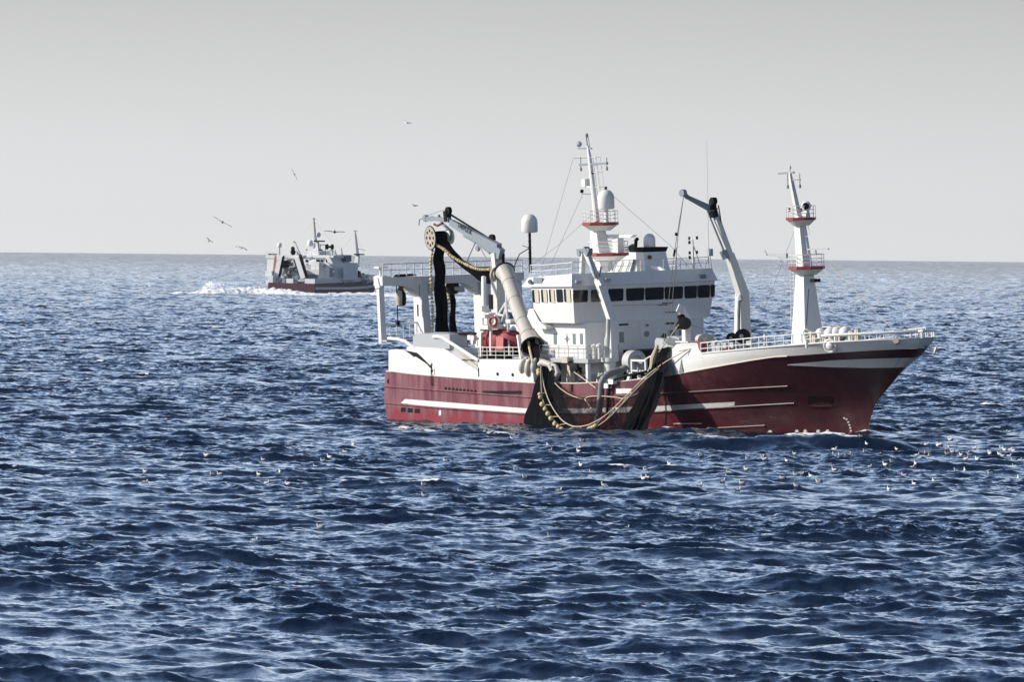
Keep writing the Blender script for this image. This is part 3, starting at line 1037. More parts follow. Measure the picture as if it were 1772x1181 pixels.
# ---- funnel ----
m = MB()
Y0 = 3.0
q0, q1 = at(1050, 466, Y=Y0), at(1110, 467, Y=Y0 - .5)
tA, tF = at(1090, 436, Y=Y0), at(1113.5, 435, Y=Y0)
zt_, zl = tA.z, 12.7
xf = tF.x
m.hexa([(q0.x, Y0, zl), (xf + .3, Y0, zl), (xf + .45, Y0 + 2.35, zl), (q0.x, Y0 + 2.35, zl)], [(tA.x, Y0, zt_), (xf, Y0, zt_), (xf + .05, Y0 + 2.2, zt_), (tA.x, Y0 + 2.2, zt_)])
fun = m.build('funnel', WHITE, ship)
m = MB()
m.hexa([(tA.x - .02, Y0 - .03, zt_ - .02), (xf + .03, Y0 - .03, zt_ - .02), (xf + .08, Y0 + 2.24, zt_ - .02), (tA.x - .02, Y0 + 2.24, zt_ - .02)], [(tA.x - .1, Y0 - .1, zt_ + .36), (xf + .1, Y0 - .1, zt_ + .36), (xf + .15, Y0 + 2.4, zt_ + .36), (tA.x - .1, Y0 + 2.4, zt_ + .36)])
cap = m.build('funnel_cap', DARK, fun)
m = MB().tube([at(1090, 428, Y=Y0 + .8), at(1095, 425, Y=Y0 + .8), at(1100, 426, Y=Y0 + .8), at(1100.5, 416, Y=Y0 + .8), at(1103, 413.5, Y=Y0 + .8)], .16, 8)
m.build('exhaust_pipe', DARK, fun)
m = MB()
for k in range(3):
    m.tube([at(1078, 428 + k * 3, Y=Y0 + .3), at(1090, 428 + k * 3, Y=Y0 + .3)], .05, 5)
m.build('exhaust_pipe', DARK, fun)
radome('radome', at(1124, 428, Y=Y0 + .9), .5, 1.15, fun)
c = at(1124, 446, X=xf + .2)
MB().lathe([(0, 0), (.22, 0), (.2, .06), (0, .06)], c, (1, 0, 0), 10).build('funnel_emblem', RUST, fun)
m = MB()
for x in (1055, 1066, 1078, 1090):
    m.tube([at(x - 7, 470, Y=Y0 - .1), at(x, 452, Y=Y0 - .1)], .05, 5)
m.beam(at(1094, 470, Y=Y0 - .1), at(1098, 449, Y=Y0 - .1), .05, .5, .05, .25)
m.build('funnel_ladder', STEEL, fun)
# ---- net crane with its power block ----
m = MB()
kn = at(858, 436, Y=-3)
bx = kn.x
m.beam((bx + .3, -3, 5.7), (bx + .25, -3, 12.4), 1.0, 1.0, .9, .9)
m.beam((bx + .25, -3, 12.4), (bx, -3, kn.z - .1), .55, .7)
ncr = m.build('net_crane', CRANEG, ship)
m = MB().beam(at(863, 432, Y=-3), at(781, 385, Y=-3), .5, 1.0, .42, .5)
m.beam(at(868, 441, Y=-3), at(853, 428, Y=-3), .5, .9)
m.build('boom', STEEL, ncr)
m = MB().tube([at(779, 371, Y=-2.8), at(848, 414, Y=-2.8)], .09, 7)
m.tube([at(848, 414, Y=-2.8), at(866, 431, Y=-2.8), at(871, 440, Y=-2.8), at(871, 464, Y=-2.8)], .13, 7)
m.lathe([(.0, 0), (.35, 0), (.35, .3), (0, .3)], at(849, 413, Y=-2.95), (0, 1, 0), 12)
m.build('hydraulic_cylinder', DARK, ncr)
m = MB().tube([at(803, 408, Y=-3.2), at(812, 413, Y=-3.2), at(827, 422, Y=-3.2), at(848, 438, Y=-3.2)], .12, 7)
m.tube([at(823, 419, Y=-3.3), at(808, 452, Y=-3.3)], .05, 6)
m.tube([at(828, 424, Y=-3.3), at(842, 449, Y=-3.3)], .05, 6)
m.lathe([(0, 0), (.25, 0), (.25, .2), (0, .2)], at(825, 430, Y=-3.4), (0, 1, 0), 12)
m.build('hydraulic_cylinder', STEEL, ncr)
m = MB()
c = at(773.5, 365, Y=-3.15)
m.lathe([(0, 0), (.34, 0), (.34, .3), (0, .3)], c, (0, 1, 0), 18)
m.beam(at(773, 365, Y=-3), at(775, 383, Y=-3), .45, .5)
m.build('boom_pulley', DARK, ncr)
m = MB().beam(at(778, 381, Y=-3), at(748, 378.5, Y=-3), .38, .42, .3, .32)
m.beam(at(748, 378.5, Y=-3), at(738, 379, Y=-3), .3, .4)
m.lathe([(0, 0), (.3, 0), (.3, .3), (0, .3)], at(734, 378, Y=-3.15), (0, 1, 0), 12)
m.tube([at(732, 378, Y=-3), at(726, 380, Y=-3), at(725, 390, Y=-3)], .05, 6)
m.beam(at(760, 377, Y=-3), at(759, 372.5, Y=-3), .2, .2)
m.build('jib', STEEL, ncr)
wire([at(740, 373, Y=-3), at(772, 362, Y=-3)], .02, parent=ncr)
m = MB().tube([at(751, 388, Y=-3), at(757, 391, Y=-3), at(766, 386, Y=-3)], .10, 6)
m.build('hose_guard', RUST, ncr)
m = MB().tube([at(764, 386, Y=-2.9), at(771, 392, Y=-2.9), at(780, 400, Y=-2.6), at(781, 410, Y=-2.4), at(778.5, 419, Y=-2.2)], .13, 7)
m.build('block_hanger', STEEL, ncr)
# lettering on the boom
def lettering(s, p, xdir, ydir, size, mat, parent):
    cu = bpy.data.curves.new('lettering', 'FONT')
    cu.body = s
    cu.size = size
    cu.extrude = .01
    tmp = bpy.data.objects.new('lettering', cu)
    C.objects.link(tmp)
    dg = bpy.context.evaluated_depsgraph_get()
    me = bpy.data.meshes.new_from_object(tmp.evaluated_get(dg))
    bpy.data.objects.remove(tmp)
    me.materials.clear()
    me.materials.append(mat)
    x, y = V(xdir).normalized(), V(ydir).normalized()
    z = x.cross(y).normalized()
    y = z.cross(x)
    me.transform(Matrix(((x.x, y.x, z.x, p[0]), (x.y, y.y, z.y, p[1]), (x.z, y.z, z.z, p[2]), (0, 0, 0, 1))))
    o = bpy.data.objects.new('lettering', me)
    C.objects.link(o)
    o.parent = parent
    return o
p0, p1 = at(791, 392.5, Y=-3.28), at(811, 404, Y=-3.28)
lettering('TRIPLEX', p0, p1 - p0, (0, 0, 1), .62, DARK, ncr)
# power block: axle across the ship, two pierced flanges
bc0 = at(745, 412, Y=-3.9)
bc1 = bc0 + V((.15, 1.65, .05))
ax = (bc1 - bc0).normalized()
m = MB().lathe([(.42, 0), (.36, .6), (.36, (bc1 - bc0).length - .5), (.5, (bc1 - bc0).length)], bc0, ax, 18)
blk = m.build('power_block', GREYW, ncr)
fl = MB().lathe([(0, -.05), (.98, -.05), (1.0, 0), (.98, .05), (0, .05)], bc0, ax, 28)
fl = fl.build('block_flange', paint('worn_block_paint', (.42, .38, .31), .6, (.12, .09, .06), .8, 2.5), blk)
MB().torus(bc0, ax, .99, .06, 28, 6).build('flange_rim', DARK, blk)
m = MB()
a_, b_ = m.frame(ax)
for k in range(8):
    t = 2 * math.pi * k / 8
    p = bc0 + (a_ * math.cos(t) + b_ * math.sin(t)) * .62
    m.lathe([(0, -.07), (.12, -.07), (.12, .0), (0, .0)], p, ax, 10)
m.lathe([(0, -.07), (.14, -.07), (.14, .0), (0, .0)], bc0, ax, 10)
m.build('flange_hole', DARK, blk)
MB().lathe([(.35, 0), (.62, .1), (.66, .5), (.4, .6)], bc1 - ax * .2, ax, 18).build('block_flange', WHITE, blk)

# second, smaller block on the gantry
sb = at(782, 499, Y=0.2)
m = MB().lathe([(.3, -.5), (.52, -.45), (.56, -.1), (.56, .1), (.5, .3), (.2, .35)], sb, (.3, -1, 0), 18)
m.build('net_roller', DARK, gantry)
m = MB().beam(sb + V((.1, 0, 0)), at(799, 500, Y=.3), .25, .3)
m.cyl(at(799, 494, Y=.3), at(799, 506, Y=.3), .25)
m.build('roller_arm', GREYW, gantry)
MB().lathe([(.2, 0), (.52, .03), (.56, .3), (.3, .35)], at(775, 500, Y=.2), (.4, -.9, 0), 18).build('roller_flange', CREAM, gantry)

# ---- transfer tube leading the net to the rail ----
tp = [at(873, 470, Y=-3.4), at(879, 482, Y=-3.7), at(887, 505, Y=-4.2), at(896, 534, Y=-5.0), at(908, 565, Y=-5.9), at(916, 586, Y=-6.4), at(921, 600, Y=-6.75)]
ax_end = (V((.45, -.62, -.64))).normalized()
pts, rs = [], []
for i in range(31):
    t = i / 30 * 6
    k = min(5, int(t))
    f = t - k
    p = tp[k].lerp(tp[k + 1], f)
    pts.append(p)
    u = i / 30
    rs.append(.62 + .20 * max(0, (.16 - u) / .16) ** 1.5 + .31 * max(0, (u - .72) / .28) ** 1.6 + (.018 if i % 6 == 0 else 0))
m = MB()
m.tube(pts, rs, 26, False)
tube_o = m.build('transfer_tube', TUBE, ship, angle=60)
sol = tube_o.modifiers.new('wall', 'SOLIDIFY')
sol.thickness = .06
sol.offset = -1
d = (pts[0] - pts[1]).normalized()
m = MB().torus(pts[0], d, rs[0], .07, 24, 6)
MB().torus(pts[-1], pts[-1] - pts[-2], rs[-1], .05, 24, 6).build('tube_rim', DARK, tube_o)
m.build('tube_rim', DARK, tube_o)
for k in (7, 13, 19, 24):
    MB().torus(pts[k], pts[k] - pts[k - 1], rs[k] + .005, .022, 26, 5).build('tube_seam', plain('seam_rubber', (.16, .13, .10)), tube_o)
m = MB().tube(pts[1:], [r * .9 for r in rs[1:]], 20, False)
m.build('tube_lining', DARK, tube_o, angle=60)
m = MB().lathe([(.25, 0), (.5, .05), (.5, .28), (.62, .3), (.62, .42), (.2, .45)], at(862, 476, Y=-3.2), (-.9, -.3, .15), 18)
m.build('tube_inlet_roller', CREAM, tube_o)
for o_ in (-1, 1):
    m = MB().tube([pts[8] + V((0, .5 * o_, -.3)), V((pts[12].x + .4, pts[12].y + .9 * o_, 6.0))], .09, 6)
    m.build('tube_strut', CRANEG, tube_o)
m = MB().beam(at(897, 580, Y=-6.7), at(903, 622, Y=-6.8), .2, .3)
m.build('tube_strut', WHITE, tube_o)
# padded rollers at the rail below the tube
for k, (x, w) in enumerate(((906, 7.5), (916, 8), (926, 8.5))):
    m = MB()
    t0, t1 = at(x + 2, 622.5 - k * 0.5, Y=-7.2), at(x - 1 - (2 - k) * .6, 646 + 5 * (1 - abs(k - 1)), Y=-7.35)
    mid = t0.lerp(t1, .5) + V((0, -.18, 0))
    m.tube([t0, t0.lerp(mid, .5) + V((0, -.1, 0)), mid, mid.lerp(t1, .5) + V((0, -.05, 0)), t1], [.16, .24, .27, .26, .16], 10)
    m.build('padded_roller', TUBE, ship, angle=60)
m = MB().tube([at(933, 632, Y=-7.3), at(938, 627.5, Y=-7.2), at(950, 631, Y=-7.1), at(962, 635, Y=-7.0)], [.22, .3, .27, .18], 10)
m.tube([at(951, 632, Y=-7.2), at(956, 642, Y=-7.2)], .22, 10)
m.tube([at(962, 634, Y=-7.0), at(966, 645, Y=-7.0), at(961, 657, Y=-7.0)], [.15, .26, .2], 10)
m.build('padded_roller', TUBE, ship, angle=60)

# ---- side crane (folded) ----
bz = 3.2
c = at(1056, 640, Y=-4.6)
m = MB().cyl((c.x, c.y, bz), (c.x, c.y, 6.0), .55, .5, n=18)
m.cyl((c.x, c.y, 5.7), (c.x, c.y, 6.05), .75, n=18)
top = at(1058, 551, Y=-4.6)
m.hexa([(c.x - .45, c.y - .35, 6.0), (c.x + .75, c.y - .35, 6.0), (c.x + .75, c.y + .35, 6.0), (c.x - .45, c.y + .35, 6.0)],
       [(top.x - .25, c.y - .25, top.z), (top.x + .25, c.y - .25, top.z), (top.x + .25, c.y + .25, top.z), (top.x - .25, c.y + .25, top.z)])
scr = m.build('side_crane', WHITE, ship)
m = MB().beam(at(1059, 556, Y=-4.6), at(1040, 496, Y=-4.75), .5, .62, .45, .75)
m.beam(at(1040, 497, Y=-4.75), at(1034, 483, Y=-4.8), .45, .75, .4, .55)
m.build('boom', WHITE, scr)
m = MB().beam(at(1036, 487, Y=-4.8), at(1014, 436, Y=-4.95), .34, .42)
m.build('outer_boom', CRANEG, scr)
m = MB().tube([at(1031, 482, Y=-5.1), at(1019, 445, Y=-5.2)], .10, 7)
m.build('hydraulic_cylinder', STEEL, scr)
m = MB().tube([at(1051, 600, Y=-5.0), at(1052, 552, Y=-5.0)], .14, 8)
m.tube([at(1049.5, 622, Y=-5.0), at(1050, 585, Y=-5.0)], .2, 8)
m.build('hydraulic_cylinder', CRANEG, scr)
m = MB().tube([at(1040, 462, Y=-4.7), at(1036, 484, Y=-4.7)], .08, 6)
m.build('hydraulic_cylinder', STEEL, scr)
m = MB().beam(at(1009, 438, Y=-5.0), at(1006, 497, Y=-5.05), .32, .42, .26, .36)
m.build('jib', CRANEG, scr)
m = MB().lathe([(0, 0), (.24, .0), (.36, .25), (.36, .5), (.2, .7), (0, .7)], at(1005.5, 516, Y=-5.05), (0, 0, 1), 8)
m.build('hook_block', CRANEG, scr)
m = MB().lathe([(0, 0), (.24, 0), (.24, .4), (0, .4)], at(1000.5, 439, Y=-5.3), (0, 1, 0), 16)
m.beam(at(1001, 434, Y=-5), at(1022, 433, Y=-5), .4, .3)
m.beam(at(1013, 430, Y=-5), at(1020, 441, Y=-5), .5, .4)
m.build('knuckle', STEEL, scr)
wire([at(1006, 515, Y=-5.05), at(1007, 604, Y=-5.6)], .015, parent=scr)

# ---- hose reel ----
rc = at(1103, 626, Y=-4.3)
m = MB().lathe([(0, 0), (.92, 0), (.92, .9), (.88, .93), (.5, .93), (.45, .80), (0, .80)], rc + V((-.95, 0, 0)), (1, 0, 0), 32)
reel = m.build('hose_reel', REEL, ship, angle=40)
m = MB().cyl(rc + V((-.15, 0, 0)), rc + V((.85, .1, -.1)), .22)
m.build('reel_axle', STEEL, reel)
m = MB()
f0, f1 = at(1094, 648, Y=-5.2), at(1118, 648, Y=-5.2)
zt2 = at(1096, 624, Y=-5.2).z
for p in (f0, f1):
    m.beam(p, V((p.x, p.y, zt2)), .16, .16)
m.beam((f0.x - .08, f0.y, zt2), (f1.x + .08, f1.y, zt2), .16, .16)
m.beam((f0.x, f0.y, zt2 - .85), (f1.x, f1.y, zt2 - .85), .12, .12)
m.tube([at(1116, 623, Y=-5.2), at(1122, 619, Y=-5.4), at(1130, 615, Y=-5.6)], .06, 6)
m.build('reel_frame', WHITE, reel)
for dy in (-.9, .9):
    MB().hexa([(rc.x - .9, rc.y + dy - .1, 3.2), (rc.x - .2, rc.y + dy - .1, 3.2), (rc.x - .2, rc.y + dy + .1, 3.2), (rc.x - .9, rc.y + dy + .1, 3.2)],
              [(rc.x - .6, rc.y + dy * .4 - .1, rc.z - .9), (rc.x - .4, rc.y + dy * .4 - .1, rc.z - .9), (rc.x - .4, rc.y + dy * .4 + .1, rc.z - .9), (rc.x - .6, rc.y + dy * .4 + .1, rc.z - .9)]).build('reel_stand', WHITE, reel)
hose_pts = [(1083, 636, -5.2), (1074, 641, -5.6), (1062, 645, -6.3), (1052, 649, -7.0), (1045, 655, -7.4), (1041, 664, -7.5), (1040, 680, -7.5), (1038, 700, -7.55), (1036, 716, -7.6), (1033, 733, -7.7), (1032, 762, -7.8)]
hp_ = [at(x, y, Y=Y) for x, y, Y in hose_pts]
fine = []
for i in range(len(hp_) - 1):
    for k in range(6):
        fine.append(hp_[i].lerp(hp_[i + 1], k / 6))
m = MB().tube(fine, [.27 + (.02 if k % 2 else 0) for k in range(len(fine))], 12)
single(m, 'suction_hose', HOSE, F, hp_[-1], 'ribbed grey hose running from the hose reel over the red side into the water', 'hose', angle=60)
m = MB()
hose2 = [at(1120, 643, Y=-6.0), at(1100, 648, Y=-6.7), at(1085, 650, Y=-7.1), at(1066, 656, Y=-7.3), at(1055, 664, Y=-7.3), at(1052, 690, Y=-7.3), at(1050, 722, Y=-7.4)]
m.tube(hose2, .11, 8)
single(m, 'hydraulic_hose', DARK, F, hose2[-1], 'thin black hose hanging down the red side beside the thick grey hose', 'hose', angle=60)
m = MB()
for x, y in ((1044, 662), (1060, 661), (1051, 668)):
    p = at(x, y, Y=-7.3)
    m.box(p - V((.35, .2, .2)), p + V((.35, .2, .2)))
m.build('rail_clamp', WHITE, ship)

# ---- davit with its black block ----
c0, c1 = at(1188, 592, Y=-5.4), at(1191, 552, Y=-5.4)
m = MB().beam((c0.x, -5.4, 6.6), (c0.x, -5.4, c1.z), .5, .55)
m.beam((c0.x + .05, -5.4, c1.z - .2), at(1178, 534, Y=-6.0), .5, .6, .45, .5)
m.beam(at(1182, 537, Y=-5.9), at(1172.5, 533, Y=-6.3), .5, .65)
m.beam((c0.x - .9, -5.4, c0.z + .02), (c0.x + .9, -5.4, c0.z + .02), 1.0, .1)
dav = m.build('davit', WHITE, ship)
m = MB().lathe([(.2, -.3), (.5, -.28), (.52, 0), (.5, .28), (.2, .3)], at(1184, 560, Y=-5.95), (.5, -.8, 0), 16)
m.beam(at(1177, 545, Y=-6.1), at(1184, 560, Y=-5.9), .35, .5)
m.build('davit_block', DARK, dav)
m = MB().lathe([(0, 0), (.16, .1), (.2, .4), (.1, .6), (0, .62)], at(1173.5, 571, Y=-6.3), (0, 0, 1), 10)
m.tube([at(1175, 548, Y=-6.2), at(1173.5, 562, Y=-6.3)], .04, 6)
m.build('hanging_sheave', DARK, dav)
wire([at(1190, 560, Y=-5.9), at(1236, 577, Y=-4.5)], .03, parent=dav)
# grey roller hood at the forecastle corner
m = MB().prism([at(x, y, Y=-6.6) for x, y in [(1133, 590), (1136, 585), (1147, 587), (1158, 600), (1150, 606), (1133, 612)]], (0, 1.2, 0))
m.prism([at(x, y, Y=-5.2) for x, y in [(1150, 590), (1154, 583), (1168, 582), (1175, 586), (1175, 594), (1156, 596)]], (0, 1.0, 0))
m.build('roller_hood', GREYW, ship)
m = MB().ball(at(1149, 581, Y=-6.0), .2)
m.tube([at(1144, 587, Y=-6.0), at(1149, 581, Y=-6.0), at(1151, 590, Y=-6.0)], .16, 8)
m.build('guide_roller', DARK, ship)
m = MB().tube([at(1155, 604, Y=-6.9), at(1163, 607, Y=-6.9), at(1166, 601, Y=-6.9), at(1157, 600, Y=-6.9)], .12, 7)
m.build('fairlead', CREAM, ship)
for pl in ([(1164, 646), (1163, 632), (1166, 622), (1168, 634), (1171, 648), (1166, 650)], [(1176, 645), (1178, 636), (1180, 620), (1182, 638), (1184, 646), (1179, 648)]):
    m = MB()
    m.prism([hp(x, y, .05) for x, y in pl], (0, -.03, 0))
    m.build('wet_streak', STEEL, bow)

# ---- fore crane ----
b0 = at(1285, 584, Y=-1)
m = MB()
b1_ = at(1284, 503, Y=-1)
m.beam((b0.x, -1, 6.0), (b0.x, -1, b0.z), 1.5, 1.3, 1.25, 1.15)
m.beam((b0.x, -1, b0.z), (b1_.x, -1, b1_.z), 1.1, 1.0, .75, .85)
fcr = m.build('fore_crane', CRANEG, ship)
el = at(1235, 362, Y=-3.2)
m = MB().beam(at(1286, 512, Y=-1), at(1262, 440, Y=-2.1), .7, .85, .55, .62)
m.beam(at(1264, 446, Y=-2.05), el, .42, .5, .34, .4)
m.build('boom', CRANEG, fcr)
m = MB().beam(at(1239, 366, Y=-3.0), at(1189, 341, Y=-5.4), .4, .55, .3, .3)
m.lathe([(0, 0), (.3, 0), (.3, .35), (0, .35)], at(1184.5, 334, Y=-5.8), (.2, -1, 0), 14)
m.beam(at(1190, 342, Y=-5.4), at(1183, 335, Y=-5.7), .3, .35)
m.build('jib', STEEL, fcr)
m = MB().beam(at(1233, 364, Y=-3.4), at(1233.5, 346, Y=-3.2), .4, .5)
m.lathe([(0, 0), (.3, 0), (.3, .4), (0, .4)], at(1231, 348, Y=-3.5), (0, 1, 0), 14)
m.beam(at(1234, 365, Y=-3.3), at(1236, 376, Y=-3.2), .5, .5)
m.build('knuckle', DARK, fcr)
m = MB().tube([at(1224, 365, Y=-3.6), at(1250, 428, Y=-2.8), at(1253, 440, Y=-2.7)], [.07, .09, .14], 8)
m.tube([at(1251, 434, Y=-2.8), at(1257, 448, Y=-2.6)], .32, 10)
m.build('hydraulic_cylinder', STEEL, fcr)
MB().tube([at(1278, 574, Y=-1.8), at(1279, 520, Y=-1.8)], .13, 7).build('hydraulic_cylinder', STEEL, fcr)
m = MB()
m.tube([at(1243, 355, Y=-3.0), at(1246, 372, Y=-2.9), at(1248, 386, Y=-2.7), at(1268, 440, Y=-1.8)], .05, 6)
m.build('hydraulic_hose', DARK, fcr)
MB().lathe([(0, -.05), (.3, -.05), (.3, .05), (0, .05)], at(1281, 517, Y=-1.6), (0, -1, 0), 4).build('pivot_plate', STEEL, fcr)
t = at(1183, 340, Y=-5.75)
wire([t, at(1171, 410, Y=-6.0), at(1163, 470, Y=-6.3), at(1148, 600, Y=-7.3)], .028, parent=fcr)
wire([t, at(1173, 410, Y=-6.0), at(1168, 470, Y=-6.3), at(1158, 585, Y=-7.0)], .028, parent=fcr)
m = MB().cyl(at(1170.5, 403, Y=-6.0), at(1170.3, 408, Y=-6.0), .12)
m.tube([at(1168, 432, Y=-6.1), at(1166, 444, Y=-6.15)], .09, 6)
m.build('wire_clamp', DARK, fcr)

# ---- foremast ----
fb, ft = at(1397, 586, Y=0), at(1392, 462, Y=0)
m = MB()
m.beam((fb.x, 0, 6.3), (fb.x, 0, fb.z), 2.1, 1.95, 1.95, 1.8)
m.beam((fb.x, 0, fb.z), ft, 1.95, 1.8, 1.02, .9)
m.beam(ft, at(1383, 375, Y=0), 1.0, .9, .7, .6)
fmast = m.build('foremast', WHITE, ship)
m = MB().beam(at(1382, 377, Y=0), at(1369, 312, Y=0), .42, .42, .28, .28)
m.beam(at(1369, 313, Y=0), at(1367, 298, Y=0), .26, .26, .16, .16)
m.cyl(at(1367, 298, Y=0), at(1367, 285, Y=0), .04)
m.cyl(at(1367, 292, Y=0), at(1367, 288, Y=0), .1)
m.build('topmast', CRANEG, fmast)
crossarm((1347, 300.5), (1374, 298.5), 0, fmast, (), .14)
crossarm((1362, 312), (1385, 311), 0, fmast, ((1363, 311, .9), (1384, 310, .9)), .10)
pc = at(1386, 376.5, Y=0)
platform((pc.x, 0, pc.z), 1.25, .2, parent=fmast)
pc = at(1396, 461, Y=0)
platform((pc.x, 0, pc.z), 1.5, .24, parent=fmast)
m = MB().lathe([(.2, 0), (.36, .05), (.4, .4), (.32, .6), (.3, .62)], at(1394.5, 356.5, Y=0) + V((-.1, .15, 0)), (.75, -.65, 0), 18)
m.beam(at(1395, 374, Y=0), at(1397, 364, Y=0), .5, .5, .25, .25)
m.build('searchlight', WHITE, fmast)
MB().lathe([(0, 0), (.27, 0), (.25, .05), (0, .06)], at(1394.5, 356.5, Y=0) + V((.38, -.27, 0)), (.75, -.65, 0), 18).build('searchlight_lens', DARK, fmast)
m = MB().beam(at(1326, 441, Y=0), at(1362, 443, Y=0), .12, .14, .2, .4)
m.tube([at(1344, 443.5, Y=0), at(1362, 454, Y=0)], .05, 6)
m.tube([at(1327, 441, Y=0), at(1323, 434, Y=0)], .06, 6)
m.build('light_boom', GREYW, fmast)
m = MB().beam(at(1389, 432, Y=0), at(1434, 431, Y=0), .12, .12)
m.cyl(at(1411, 431, Y=0), at(1412, 440, Y=0), .07)
m.build('crossarm', GREYW, fmast)
for (x0, y0, x1, y1, nm) in ((1371.5, 565, 1372, 465, 16), (1396, 440, 1386, 385, 8)):
    m = MB()
    a, e = at(x0, y0, Y=0), at(x1, y1, Y=0)
    for dx in (-.22, .22):
        m.tube([a + V((dx, 0, 0)), e + V((dx, 0, 0))], .045, 5)
    for k in range(nm):
        p = a.lerp(e, k / (nm - 1))
        m.beam(p - V((.22, 0, 0)), p + V((.22, 0, 0)), .03, .03)
    m.build('ladder', WHITE, fmast)
m = MB()
a = at(1401, 408, Y=0)
m.tube([at(1397, 385, Y=0), at(1401, 408, Y=0), at(1391, 411, Y=0)], .03, 5)
m.build('ladder_cage', WHITE, fmast)
m = MB().box(at(1411, 486, Y=0) - V((.35, .3, .12)), at(1411, 486, Y=0) + V((.3, .3, .15)))
m.build('navigation_light', DARK, fmast)
for x, y in ((1366, 362), (1387, 362)):
    MB().cyl(at(x, y + 4, Y=0), at(x, y - 2, Y=0), .09).build('navigation_light', DARK, fmast)
m = MB().beam(at(1395, 563, Y=-.98), at(1399, 500, Y=-.7), .03, .15)
m.build('rust_stain', STEEL, fmast)
MB().torus(at(1395.5, 577, Y=-1.1), (.3, -1, 0), .3, .06).build('mooring_ring', CREAM, fmast)
wire([at(1436, 458, Y=0), at(1490, 515, Y=0), at(1550, 575, Y=0)], .02, ROPE, parent=fmast)

# ---- forecastle rails and deck gear ----
def edge(X, off=.0, dz=0):
    z = zt(X)
    return V((X, -half(X, z) + off, z + dz))
m = MB()
m.rail([edge(X, .1) for X in np.linspace(48.6, 63, 16)], .85, (1.0, .45), step=2.0, r=.05)
m.rail([V((p.x, -p.y, p.z)) for p in [edge(X, .1) for X in np.linspace(46, 63, 16)]], .85, (1.0, .45), step=2.0, r=.05)
m.build('forecastle_railing', WHITE, bow)
m = MB()
xs_ = 63 + 6.75 * np.sin(np.linspace(0, 1, 18) * math.pi / 2)
L = [edge(X, .1) for X in xs_]
full = L + [V((p.x, -p.y, p.z)) for p in L[::-1]]
m.tube([p + V((0, 0, .55)) for p in full], .12, 8)
for p in full[::2]:
    m.cyl(p, p + V((0, 0, .55)), .05, n=6)
m.build('bow_rail', WHITE, bow)
# chain and gear along the fore deck
def winch(px, py, Y, r, w, parent=ship, mats=(DARK, STEEL), name='net_winch'):
    c = at(px, py, Y=Y)
    m = MB().lathe([(r, -w), (r, -w + .08), (r * .7, -w + .1), (r * .75, w - .1), (r, w - .08), (r, w)], c, (.75, -.65, 0), 20, 0)
    m.lathe([(r * .25, w), (r * .3, w + .1), (r * .1, w + .12)], c, (.75, -.65, 0), 16, 1)
    m.box((c.x - r * .8, c.y - .3, c.z - r - .6), (c.x + r * .8, c.y + .3, c.z - r * .5), 1)
    return m.build(name, list(mats), parent)
winch(1285, 582, -2.2, .58, .6)
winch(1266, 585, -2.0, .42, .3)
m = MB()
for x, y, s, h in ((1226, 606, .5, .5), (1236, 600, .4, .9), (1245, 603, .6, .5), (1256, 601, .5, .7), (1300, 594, .8, .35), (1268, 597, .6, .4)):
    c = at(x, y, Y=-5.2)
    MB().box(c - V((s, s * .6, h)) * .5, c + V((s, s * .6, h)) * .5).build('deck_machinery', GREYW, ship)
m = MB().box(at(1212, 600.5, Y=-5.6) - V((.9, .4, .35)), at(1212, 600.5, Y=-5.6) + V((.6, .4, .4)))
single(m, 'fish_crate', REDP, F, at(1212, 605, Y=-5.6), 'red box behind the forecastle rail beside the small white davit', 'box')
m = MB().box(at(1258, 606.5, Y=-5.6) - V((.4, .3, .15)), at(1258, 606.5, Y=-5.6) + V((.4, .3, .15)))
single(m, 'bundle', plain("bright_red_cloth", (.45, .02, .03)), F, at(1258, 608, Y=-5.6), 'small bright red bundle on the foredeck behind the railing', 'bundle')
m = MB()
a, e = at(1208, 588, Y=-4), at(1230, 588, Y=-4)
m.lathe([(.25, 0), (.42, .15), (.44, 1.0), (.42, 1.75), (.25, 1.95)], a, (e - a), 16)
single(m, 'liferaft_canister', CREAM, F, at(1219, 596, Y=-4), 'cream liferaft drum lying on the foredeck right of the small white davit', 'liferaft')
for i, (x, y, r, lab) in enumerate(((1420, 577, .42, 'white ball buoy lying right at the foot of the foremast'), (1437, 577, .5, 'white ball buoy on the bow deck, second from the foremast'), (1447.5, 577, .5, 'white ball buoy on the bow deck, third from the foremast'), (1463, 576, .52, 'white ball buoy on the bow deck, nearest to the bow tip'))):
    c = at(x, y, Y=-2.5 + .3 * i)
    single(MB().ball(c, r, 14), 'buoy', WHITE, F, c - V((0, 0, r)), lab, 'buoy', 'white ball buoys on the bow deck', 70)
m = MB().tube([at(1421, 581, Y=-1), at(1437, 575, Y=-1), at(1452, 571, Y=-1), at(1459, 577, Y=-1)], .35, 8)
m.tube([at(1453, 572, Y=-1.2), at(1461, 570, Y=-1.2), at(1466, 577, Y=-1.2)], .16, 8)
single(m, 'mooring_rope', ROPE, F, at(1440, 582, Y=-1), 'heap of pale mooring rope on the bow deck behind the white buoys', 'rope', angle=60)
m = MB()
for x, y, s, h in ((1410, 588, .5, .6), (1428, 588, .8, .5), (1452, 587, .9, .4), (1474, 583, .6, .8), (1484, 581, .5, .9), (1404, 583, .3, .8)):
    c = at(x, y, Y=-3.2)
    m.cyl(c - V((0, 0, h)), c + V((0, 0, h * .6)), s * .4, n=10)
    m.box(c - V((s, s * .6, h)) * .5, c + V((s, s * .6, h)) * .5)
m.build('windlass', CREAM, ship)
m = MB()
for x, y in ((1324, 585), (1324, 600), (1396, 596)):
    c = at(x, y, Y=-6)
    m.cyl(c - V((0, 0, .3)), c + V((0, 0, .3)), .12)
m.build('bollard', WHITE, ship)

